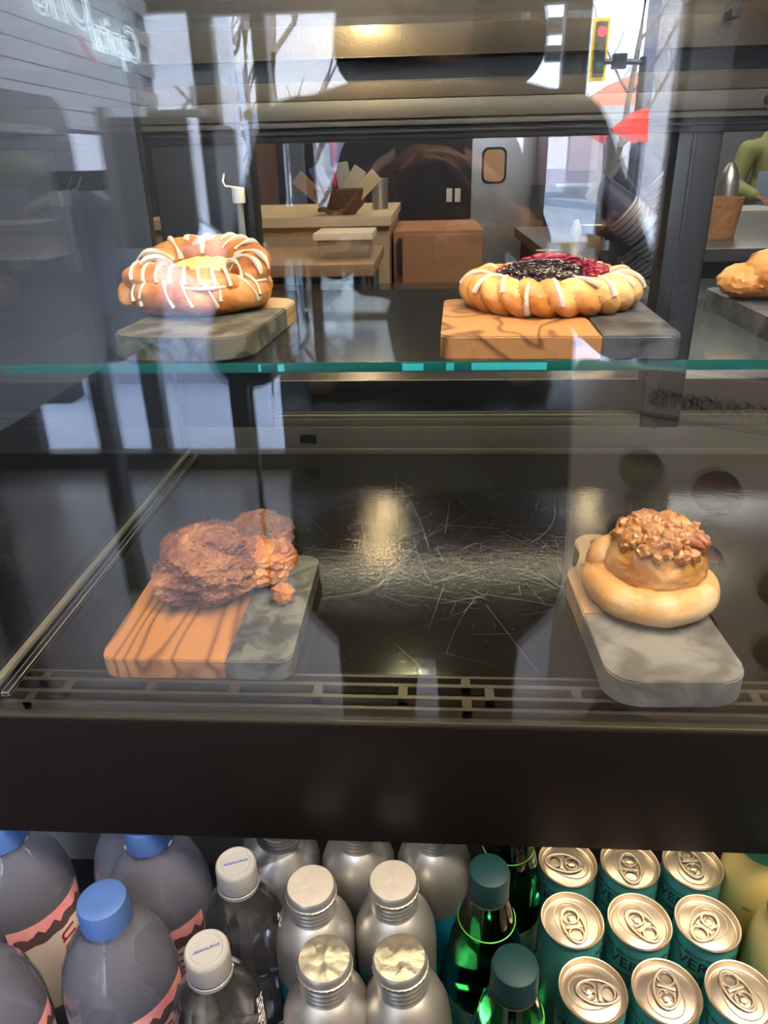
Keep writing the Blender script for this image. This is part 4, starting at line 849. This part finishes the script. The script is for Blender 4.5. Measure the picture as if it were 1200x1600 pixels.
# aluminium bottles
M_foil = mat('champagne_foil', (.66, .55, .40), .24, .85, (70, .25, .002)); M_foil2 = mat('pale_foil', (.74, .67, .56), .38, .6, (45, .3, .003)); M_blab = mat('blue_label', (.01, .16, .26), .4, 0, None, noise_col=(.02, .26, .36), ns=60)
def alu(foil):
    r = thing('aluminium_bottle', '', 'bottle', group='silver aluminium water bottles'); rb = .0325; H = .190
    prof = [(0, .003), (.024, .002), (.028, 0), (rb, .008), (rb, .125), (.0315, .138), (.0285, .148), (.0235, .156), (.0195, .160)]
    for k in range(4): prof += [(.0178, .1615+k*.004), (.0186, .163+k*.004), (.0178, .1645+k*.004)]
    prof += [(.0182, .1785), (.0190, .180), (.0190, .1865), (.0182, .1888), (.0176, .1893)]
    obj('bottle_body', lathe(BM(), prof, 44, cap=False), M_alu, r)
    b = BM(); n = 30; c = b.verts.new((0, 0, .1892)); prev = None; rg = []
    for j, rr in enumerate((.005, .010, .0145, .0176, .0184)):
        ring = [b.verts.new((rr*math.cos(2*PI*i/n), rr*math.sin(2*PI*i/n), .1892 + (0 if j > 2 else .0007*noise.noise(Vector((rr*150*math.cos(2*PI*i/n), rr*150*math.sin(2*PI*i/n), 3)))) - (.0012 if j == 4 else 0))) for i in range(n)]
        for i in range(n):
            if prev: b.faces.new((prev[i], prev[(i+1) % n], ring[(i+1) % n], ring[i]))
            else: b.faces.new((c, ring[i], ring[(i+1) % n]))
        prev = ring
    obj('foil_cap', b, foil, r)
    cr2 = BM(); tube(cr2, [((.0188+.0005*(k % 2))*math.cos(2*PI*k/60), (.0188+.0005*(k % 2))*math.sin(2*PI*k/60), .1815) for k in range(60)], .0009, 5, True); obj('crimped_ring', cr2, M_alu, r)
    obj('label_wrap', lathe(BM(), [(rb+.0003, .012), (rb+.0003, .104)], 44, cap=False), M_blab, r)
    return r
a0_, a1_ = alu(M_foil), alu(M_foil2)
def two(px, py, z, bx_, by_, zb):      # lid centre and body centre -> base position and lean
    T_ = at_height(px, py, z); B_ = at_height(bx_, by_, zb); return T_, B_
ap = [(0, (-.0700, .3150), (-.0003, .012), 'front pair, left, wrinkled gold foil with dents'), (0, (-.0045, .3200), (-.014, .010), 'front pair, right, gold foil reflecting a dark band'), (1, (-.0880, .3830), (0, .0), 'middle pair, left, pale foil top'), (1, (-.0225, .3880), (-.003, .002), 'middle pair, right, pale foil top'), (1, (-.0590, .4500), (0, 0), 'back pair, left, lid cut by the black panel'), (1, (.0065, .4520), (0, 0), 'back pair, right, beside the green bottle'), (1, (-.125, .450), (0, 0), 'farthest back left, mostly hidden by clear bottles')]
u0 = u1 = False
for k, (x, y), (dx, dy), lb in ap:
    src = a0_ if k == 0 else a1_; lb = 'silver aluminium bottle, ' + lb; ang = (-math.atan2(dy, .19), math.atan2(dx, .19), 0)
    if k == 0 and not u0: o = src; u0 = True
    elif k == 1 and not u1: o = src; u1 = True
    else: o = dup(src)
    o.location = (x, y, CB+.0006); o.rotation_euler = ang; o['label'] = lb
# clear bottles
M_clear = glassmat('clear_plastic', (.93, .94, .95), .02, 1.45); M_water = mat('water', (.93, .95, 1), .0, 0, trans=1, ior=1.33, spec=.5)
M_capw = mat('frosted_cap', (.42, .41, .39), .35, 0, None, trans=.25, sss=.1); M_ink2 = mat('blue_ink', (.03, .05, .30), .5)
def clear_bottle():
    r = thing('water_bottle', '', 'bottle', group='clear water bottles with frosted caps'); rb = .0325
    obj('bottle_wall', lathe(BM(), [(0, .002), (.024, 0), (rb, .010), (rb, .060), (.031, .066), (rb, .072), (rb, .125), (.0315, .143), (.0275, .162), (.0205, .176), (.0150, .184), (.0135, .188), (.0135, .196)], 40, cap=False), mat('bottle_water', (.84, .84, .84), .02, 0, trans=.98, ior=1.33), r)
    obj('neck_ring', lathe(BM(), [(.0125, .187), (.0168, .188), (.0168, .190), (.0125, .191)], 30, cap=False), M_clear, r)
    cp = lathe(BM(), [(.0150, .190), (.0155, .191)] + [(.0153, .206), (.0150, .2085), (.0138, .2100), (.0112, .2098), (.0104, .2090), (0, .2090)], 60, cap=False)
    for v in cp.verts:
        if .1905 < v.co.z < .207 and v.co.to_2d().length > .012 and round(math.atan2(v.co.y, v.co.x)/(2*PI)*60) % 2: v.co.x *= .975; v.co.y *= .975
    c_ = obj('cap', cp, M_capw, r); obj('tamper_band', lathe(BM(), [(.0153, .1855), (.0158, .186), (.0158, .1892), (.0153, .1895)], 36, cap=False), M_capw, r)
    tx = text('smartwater', .0040, M_ink2, c_, Matrix.Translation((0, 0, .2093)), .0001)
    text('smartwater', .021, M_white, r, wrap=(rb, R(-215), .120, True), ext=.0001)
    return r
w0 = clear_bottle()
for i, (X, Y, rz, lean, lb) in enumerate(((-.1475, .3160, 207, 0, 'front one, nearest the blue-capped bottle'), (-.1440, .3840, 200, 0, 'middle one, behind the front frosted cap'), (-.1310, .4660-.01, 5, 0, 'back one, cap hidden by the black panel'))):
    lb = 'clear slim water bottle with lettered frosted cap, ' + lb; o = w0 if i == 0 else dup(w0); o.location = (X, Y, CB+.0006); o.rotation_euler = (0, 0, R(rz)); o['label'] = lb
# big blue-capped bottles
M_bcap = mat('blue_cap', (.055, .115, .30), .5); M_pap = mat('label_paper', (.66, .58, .50), .6); M_pink = mat('label_pink', (.80, .24, .26), .6, 0, None, noise_col=(.85, .42, .40), ns=30); M_red = mat('label_red', (.42, .015, .03), .5); M_mtn = mat('label_mountain', (.10, .06, .06), .6)
def big_bottle(label_az, txt=True):
    r = thing('large_water_bottle', '', 'bottle', group='large water bottles with blue caps'); rb = .0455; H = .232
    obj('bottle_wall', lathe(BM(), [(0, .002), (.034, 0), (rb, .012), (rb, .13), (.0445, .150), (.0400, .170), (.0320, .187), (.0235, .199), (.0185, .204), (.0170, .207), (.0170, .214)], 44, cap=False), mat('violet_water', (.50, .51, .64), .03, 0, trans=.84, ior=1.33), r)
    obj('neck_ring', lathe(BM(), [(.016, .205), (.0205, .206), (.0205, .208), (.016, .209)], 30, cap=False), M_clear, r)
    cp = lathe(BM(), [(.0188, .208), (.0190, .209), (.0188, .226), (.0178, .2305), (.0150, .232), (.006, .2312), (0, .2310)], 72, cap=False)
    for v in cp.verts:
        if .2085 < v.co.z < .228 and v.co.to_2d().length > .015 and round(math.atan2(v.co.y, v.co.x)/(2*PI)*72) % 2: v.co.x *= .98; v.co.y *= .98
    obj('cap', cp, M_bcap, r)
    def patch(a0, a1, z0, z1, rr, slope=0):
        b = BM(); n = 14; va = [b.verts.new((rr*math.cos(a0+(a1-a0)*k/n), rr*math.sin(a0+(a1-a0)*k/n), z0)) for k in range(n+1)]; vb = [b.verts.new((rr*math.cos(a0+(a1-a0)*k/n), rr*math.sin(a0+(a1-a0)*k/n), z1)) for k in range(n+1)]
        for k in range(n): b.faces.new((va[k], va[k+1], vb[k+1], vb[k]))
        return b
    a = R(label_az); lab = obj('paper_label', patch(a-R(48), a+R(48), .035, .128, rb+.0006), M_pap, r)
    obj('pink_band', patch(a-R(48), a+R(48), .128, .146, rb+.0006), M_pink, lab)
    b = BM(); n = 16; rr = rb+.0009
    tops = [b.verts.new((rr*math.cos(a-R(48)+R(96)*k/n), rr*math.sin(a-R(48)+R(96)*k/n), .128+.004*abs(math.sin(k*1.7))+.003*(k % 3))) for k in range(n+1)]; bots = [b.verts.new((rr*math.cos(a-R(48)+R(96)*k/n), rr*math.sin(a-R(48)+R(96)*k/n), .123-.003*abs(math.sin(k*2.3)))) for k in range(n+1)]
    for k in range(n): b.faces.new((bots[k], bots[k+1], tops[k+1], tops[k]))
    obj('mountain_print', b, M_mtn, lab)
    text('evian', .032, M_red, lab, wrap=(rb+.0008, a+R(8), .085, True), ext=.0001)
    return r
bpos = [(at_height(166, 1432, .812), -40, 'front one with its whole cap in view'), (at_height(232, 1308, .812), -70, 'behind the front one, cap cut by the black panel'), (at_height(5, 1306, .812), -30, 'at the left edge, cap half hidden by the black panel'), (at_height(-62, 1500, .812), -28, 'lowest left corner, red lettering on its side')]
bb0 = None
for p, az, lb in bpos:
    o = big_bottle(az); o.location = (p.x, p.y, CB-.065+.021); o['label'] = 'large blue-capped water bottle, ' + lb
q = at_height(118, 1300, .80); o = big_bottle(-95); o.location = (-.262, .470, CB-.044); o['label'] = 'large water bottle farthest back, showing its pink and white label'
# green bottles
M_green = mat('green_glass', (.015, .20, .05), .03, 0, trans=1, ior=1.40); M_gcap = mat('dark_green_cap', (.006, .030, .031), .5, spec=.3); M_glab = mat('green_label', (.30, .50, .36), .5, 0, None, noise_col=(.05, .20, .10), ns=90)
def green_bottle():
    r = thing('green_bottle', '', 'bottle', group='green sparkling water bottles'); rb = .0325
    obj('bottle_wall', lathe(BM(), [(0, .002), (.026, 0), (rb, .008), (rb, .085), (.0310, .105), (.0260, .135), (.0195, .162), (.0150, .178), (.0135, .184), (.0135, .192)], 44, cap=False), M_green, r)
    obj('cap', lathe(BM(), [(.0150, .181), (.0158, .182), (.0158, .200), (.0150, .2030), (.0135, .2040), (0, .2036)], 44, cap=False), M_gcap, r)
    obj('cap_seal_ring', tube(BM(), [(.0152*math.cos(2*PI*k/30), .0152*math.sin(2*PI*k/30), .1795) for k in range(30)], .0010, 6, True), mat('seal_dark', (.02, .03, .02), .3), r)
    obj('water_line', tube(BM(), [(.0222*math.cos(2*PI*k/40), .0222*math.sin(2*PI*k/40), .1515) for k in range(40)], .0005, 5, True), mat('bright_green', (.10, .45, .05), .2), r)
    obj('label_wrap', lathe(BM(), [(rb+.0004, .030), (rb+.0004, .078)], 44, cap=False), M_glab, r)
    return r
g0 = green_bottle()
for i, (X, Y, lb) in enumerate(((.0470, .3900, 'with its whole teal-green cap in view behind the nearest one'), (.0590, .3180, 'nearest one, dark cap at the bottom edge'), (.0700, .4590, 'back one, neck hidden by the black panel'))):
    o = g0 if i == 0 else dup(g0); o.location = (X, Y, CB+.0006 if i < 3 else CB); o['label'] = 'green bottle, ' + lb
# yellow drink bottles
M_yel = mat('cloudy_yellow', (.62, .50, .17), .25, 0, None, sss=.15, coat=.5); M_gr2 = mat('green_screw_cap', (.04, .33, .21), .35)
def yellow():
    r = thing('yellow_drink_bottle', '', 'bottle', group='cloudy yellow drink bottles'); rb = .0298
    obj('bottle_wall', lathe(BM(), [(0, .002), (.026, 0), (rb, .008), (rb, .118), (.0288, .132), (.0262, .144), (.0228, .152), (.0205, .156), (.0205, .166)], 40, cap=False), M_yel, r)
    obj('cap', lathe(BM(), [(.0215, .158), (.0222, .159), (.0222, .178), (.0212, .181), (.019, .1818), (.0175, .1806), (0, .1806)], 48, cap=False), M_gr2, r)
    text('BEST BY', .004, M_ink, r, wrap=(.0300, R(-115), .112, False), ext=.0001); return r
y0_ = yellow()
for i, (X, Y, lb) in enumerate(((.2840, .3950, 'green cap cut by the right edge'), (.2840, .4590, 'the farther one, behind the green cap'), (.3050, .3300, 'the nearer one, lowest at the right edge'))):
    o = y0_ if i == 0 else dup(y0_); o.location = (X, Y, CB+.0006); o['label'] = 'cloudy yellow drink bottle, ' + lb

# ------------------------------------------------------------------ people
def capsule(bm, p0, p1, r0, r1, seg=14):
    p0, p1 = Vector(p0), Vector(p1); d = p1-p0; ln = d.length; prof = [(0, -r0)]
    for k in range(1, 5): a = -PI/2 + PI/2*k/4; prof.append((r0*math.cos(a), r0*math.sin(a)))
    for k in range(0, 4): a = PI/2*k/4; prof.append((r1*math.cos(a), ln+r1*math.sin(a)))
    prof.append((0, ln+r1)); t = BM(); lathe(t, prof, seg, cap=False); q = d.to_track_quat('Z', 'Y').to_matrix().to_4x4(); bmesh.ops.transform(t, matrix=Matrix.Translation(p0) @ q, verts=t.verts)
    me = bpy.data.meshes.new('t'); t.to_mesh(me); t.free(); bm.from_mesh(me); bpy.data.meshes.remove(me)
def ell(bm, c, s, seg=20):
    r = bmesh.ops.create_uvsphere(bm, u_segments=seg, v_segments=seg//2+2, radius=1)
    for v in r['verts']: v.co = Vector((v.co.x*s[0]+c[0], v.co.y*s[1]+c[1], v.co.z*s[2]+c[2]))
def melded(name, bm, m, parent, vox=.008, smooth=3):
    me = bpy.data.meshes.new('t'); bm.to_mesh(me); bm.free(); o = bpy.data.objects.new('t', me); C.objects.link(o)
    rm = o.modifiers.new('r', 'REMESH'); rm.mode = 'VOXEL'; rm.voxel_size = vox; sm = o.modifiers.new('s', 'SMOOTH'); sm.iterations = smooth; sm.factor = .5
    dg = bpy.context.evaluated_depsgraph_get(); dg.update(); m2 = bpy.data.meshes.new_from_object(o.evaluated_get(dg)); bpy.data.objects.remove(o); bpy.data.meshes.remove(me)
    m2.name = name; m2.materials.clear(); m2.materials.append(m); m2.shade_smooth(); r = bpy.data.objects.new(name, m2); C.objects.link(r); r.parent = parent; return r
def hand(bm, wrist, fwd, out, grip=.5, s=1):     # palm and five curled fingers; fwd = along the palm, out = palm normal
    f = Vector(fwd).normalized(); o = Vector(out).normalized(); sd = f.cross(o).normalized(); w_ = Vector(wrist)
    for k in (-1.5, -.5, .5, 1.5):
        root = w_ + f*.085*s + sd*k*.019*s; capsule(bm, w_+f*.015*s+sd*k*.010*s, root, .013*s, .0115*s, 10)
        ln = (.040, .046, .043, .034)[int(k+1.5)]*s; d = (f*math.cos(grip)+o*math.sin(grip)).normalized(); a = root+d*ln; capsule(bm, root, a, .0092*s, .0085*s, 10)
        d2 = (f*math.cos(grip*2.2)+o*math.sin(grip*2.2)).normalized(); c = a+d2*ln*.65; capsule(bm, a, c, .0084*s, .0078*s, 10); d3 = (f*math.cos(grip*3)+o*math.sin(grip*3)).normalized(); capsule(bm, c, c+d3*ln*.4, .0078*s, .007*s, 10)
    return sd
def person(label, base, rz, P, cols, hair_long, apron=False, hold=None):
    r = thing('person', label, 'person', base, rz)
    skin = mat('skin', (.26, .13, .08), .5, sss=.1); b = BM(); h = P['head']; S = P['sh_w']; sz = P['sh_z']; wz = P['waist']; hz = P['hip']; ty = P['ty']
    ell(b, (h[0], h[1], h[2]), (.074, .094, .112)); ell(b, (h[0], h[1]+.045, h[2]-.055), (.048, .045, .05)); capsule(b, (h[0], h[1]+.085, h[2]+.01), (h[0], h[1]+.103, h[2]-.022), .009, .014)
    for s in (-1, 1):
        ell(b, (h[0]+s*.076, h[1]-.008, h[2]-.01), (.010, .018, .030), 10); ell(b, (h[0]+s*.031, h[1]+.083, h[2]+.012), (.013, .010, .009), 10)
    ell(b, (h[0], h[1]+.086, h[2]-.052), (.024, .010, .008), 10)
    capsule(b, (0, ty, sz-.02), (h[0], h[1]-.01, h[2]-.06), .058, .052); capsule(b, (0, ty, sz-.10), (0, ty, hz), .12, .13)
    for s in (-1, 1):
        capsule(b, (s*.07, ty, hz), (s*.09, ty, .48), .085, .058); capsule(b, (s*.09, ty, .48), (s*.10, ty-.02, .09), .056, .038); capsule(b, (s*.10, ty-.03, .05), (s*.12, ty+.13, .04), .035, .032)
        e = P['elbow'][0 if s < 0 else 1]; w_ = P['wrist'][0 if s < 0 else 1]; capsule(b, (s*S, ty, sz-.04), e, .048, .040); capsule(b, e, w_, .038, .026)
        hf, ho, gp = P['hand'][0 if s < 0 else 1]; hand(b, w_, hf, ho, gp)
        o_, t_ = Vector(ho).normalized(), Vector(hf).normalized(); sd = P['thumb'][0 if s < 0 else 1]; sd = Vector(sd).normalized(); w0_ = Vector(w_); capsule(b, w0_+t_*.02+sd*.015, w0_+t_*.055+sd*.045+o_*.01, .014, .011, 10); capsule(b, w0_+t_*.055+sd*.045+o_*.01, w0_+t_*.085+sd*.045+o_*.03, .0105, .009, 10)
    melded('body', b, skin, r, .006, 2)
    j = BM(); capsule(j, (0, ty, sz-.09), (0, ty, wz), P['chest'], P['chest']*.95, 20); capsule(j, (-S+.02, ty, sz-.05), (S-.02, ty, sz-.05), .072, .072)
    capsule(j, (0, ty, wz), (0, ty, P['hem']), P['chest']*.9, P['chest']*.9, 18)
    if hair_long:
        for s in (-1, 1): capsule(j, (s*.095, ty, wz), (s*.125, ty, P['hem']+.03), .125, .115, 18)
    for s in (-1, 1):
        capsule(j, (s*.05, ty, wz), (s*.08, ty, P['hem']), P['chest']*.82, P['chest']*.86, 18); capsule(j, (s*.05, ty, sz+.0), (s*S, ty, sz-.045), .05, .06)
        e = P['elbow'][0 if s < 0 else 1]; w_ = P['wrist'][0 if s < 0 else 1]; capsule(j, (s*S, ty, sz-.05), e, .072, .060); capsule(j, e, Vector(e).lerp(Vector(w_), .88), .060, .042)
    capsule(j, (-.03, ty-.02, sz+.02), (.03, ty-.02, sz+.02), .075, .075); melded('jacket', j, cols[0], r, .010, 4)
    t = BM()
    for s in (-1, 1): capsule(t, (s*.06, ty, hz+.05), (s*.09, ty, .48), .115, .078); capsule(t, (s*.09, ty, .48), (s*.10, ty-.02, .12), .076, .062)
    melded('trousers', t, cols[1], r, .012, 3); t = BM()
    for s in (-1, 1): capsule(t, (s*.10, ty-.04, .045), (s*.12, ty+.14, .040), .046, .040)
    melded('shoes', t, M_frame, r, .008, 3)
    hb = BM(); ell(hb, (h[0], h[1]-.018, h[2]+.022), (.088, .098, .112))
    if hair_long:
        for s in (-1, 1): capsule(hb, (h[0]+s*.065, h[1]-.03, h[2]+.02), (h[0]+s*.088, h[1]-.02, h[2]-.13), .052, .056)
        capsule(hb, (0, h[1]-.06, h[2]), (0, h[1]-.06, h[2]-.13), .085, .08)
    b2 = melded('hair', hb, mat('dark_hair', (.018, .012, .010), .6), r, .010, 3)
    if apron:
        a_ = obj('apron', bx(-.15, .15, ty+P['chest']+.004, ty+P['chest']+.012, .55, sz-.18, .004), mat('apron_blue', (.30, .42, .60), .7), r)
    return r
M_coat = mat('dark_coat', (.010, .010, .013), .85); M_trou = mat('dark_trousers', (.012, .013, .018), .8)
ph_y = -.245
PP = dict(head=(.012, ph_y-.02, 1.60), sh_w=.175, sh_z=1.395, waist=1.08, hip=.86, ty=ph_y-.03, chest=.150, hem=.64,
          elbow=((-.262, ph_y+.05, 1.09), (.275, ph_y+.05, 1.125)), wrist=((-.105, -.085, 1.255), (.105, -.085, 1.255)),
          hand=(((.55, .35, .75), (1, .2, .0), .55), ((-.55, .35, .75), (-1, .2, 0), .55)), thumb=((.3, -.9, .2), (-.3, -.9, .2)))
ph = person('person in a long dark coat holding up a phone, mirrored in the front glass', (0, 0, 0), 0, PP, (M_coat, M_trou), True)
phn = thing('phone', 'dark phone held upright in both hands by the person in the coat', 'phone', (0, -.022, CZ-.07))
b = prism(BM(), rrect(-.037, .037, -.075, .080, .009), 0, .008, .001); bmesh.ops.transform(b, matrix=Matrix(((1, 0, 0, 0), (0, 0, 1, 0), (0, 1, 0, .065), (0, 0, 0, 1))), verts=b.verts); obj('phone_body', b, M_frame, phn)
obj('phone_screen', bx(-.034, .034, -.0006, -.0001, -.005, .140), mat('phone_glass', (.01, .01, .012), .05), phn)
BP = dict(head=(0, -.02, 1.56), sh_w=.19, sh_z=1.40, waist=1.10, hip=.88, ty=0, chest=.135, hem=.86, elbow=((-.26, .03, 1.12), (.26, .03, 1.12)), wrist=((-.17, .25, 1.06), (.17, .25, 1.06)),
          hand=(((.2, 1, -.1), (0, 0, -1), .3), ((-.2, 1, -.1), (0, 0, -1), .3)), thumb=((1, 0, -.2), (-1, 0, -.2)))
person('person in an olive shirt and light blue apron working far back in the kitchen', (2.42, 5.9, 0), PI, BP, (mat('olive_shirt', (.26, .28, .10), .8), M_trou), False, True)
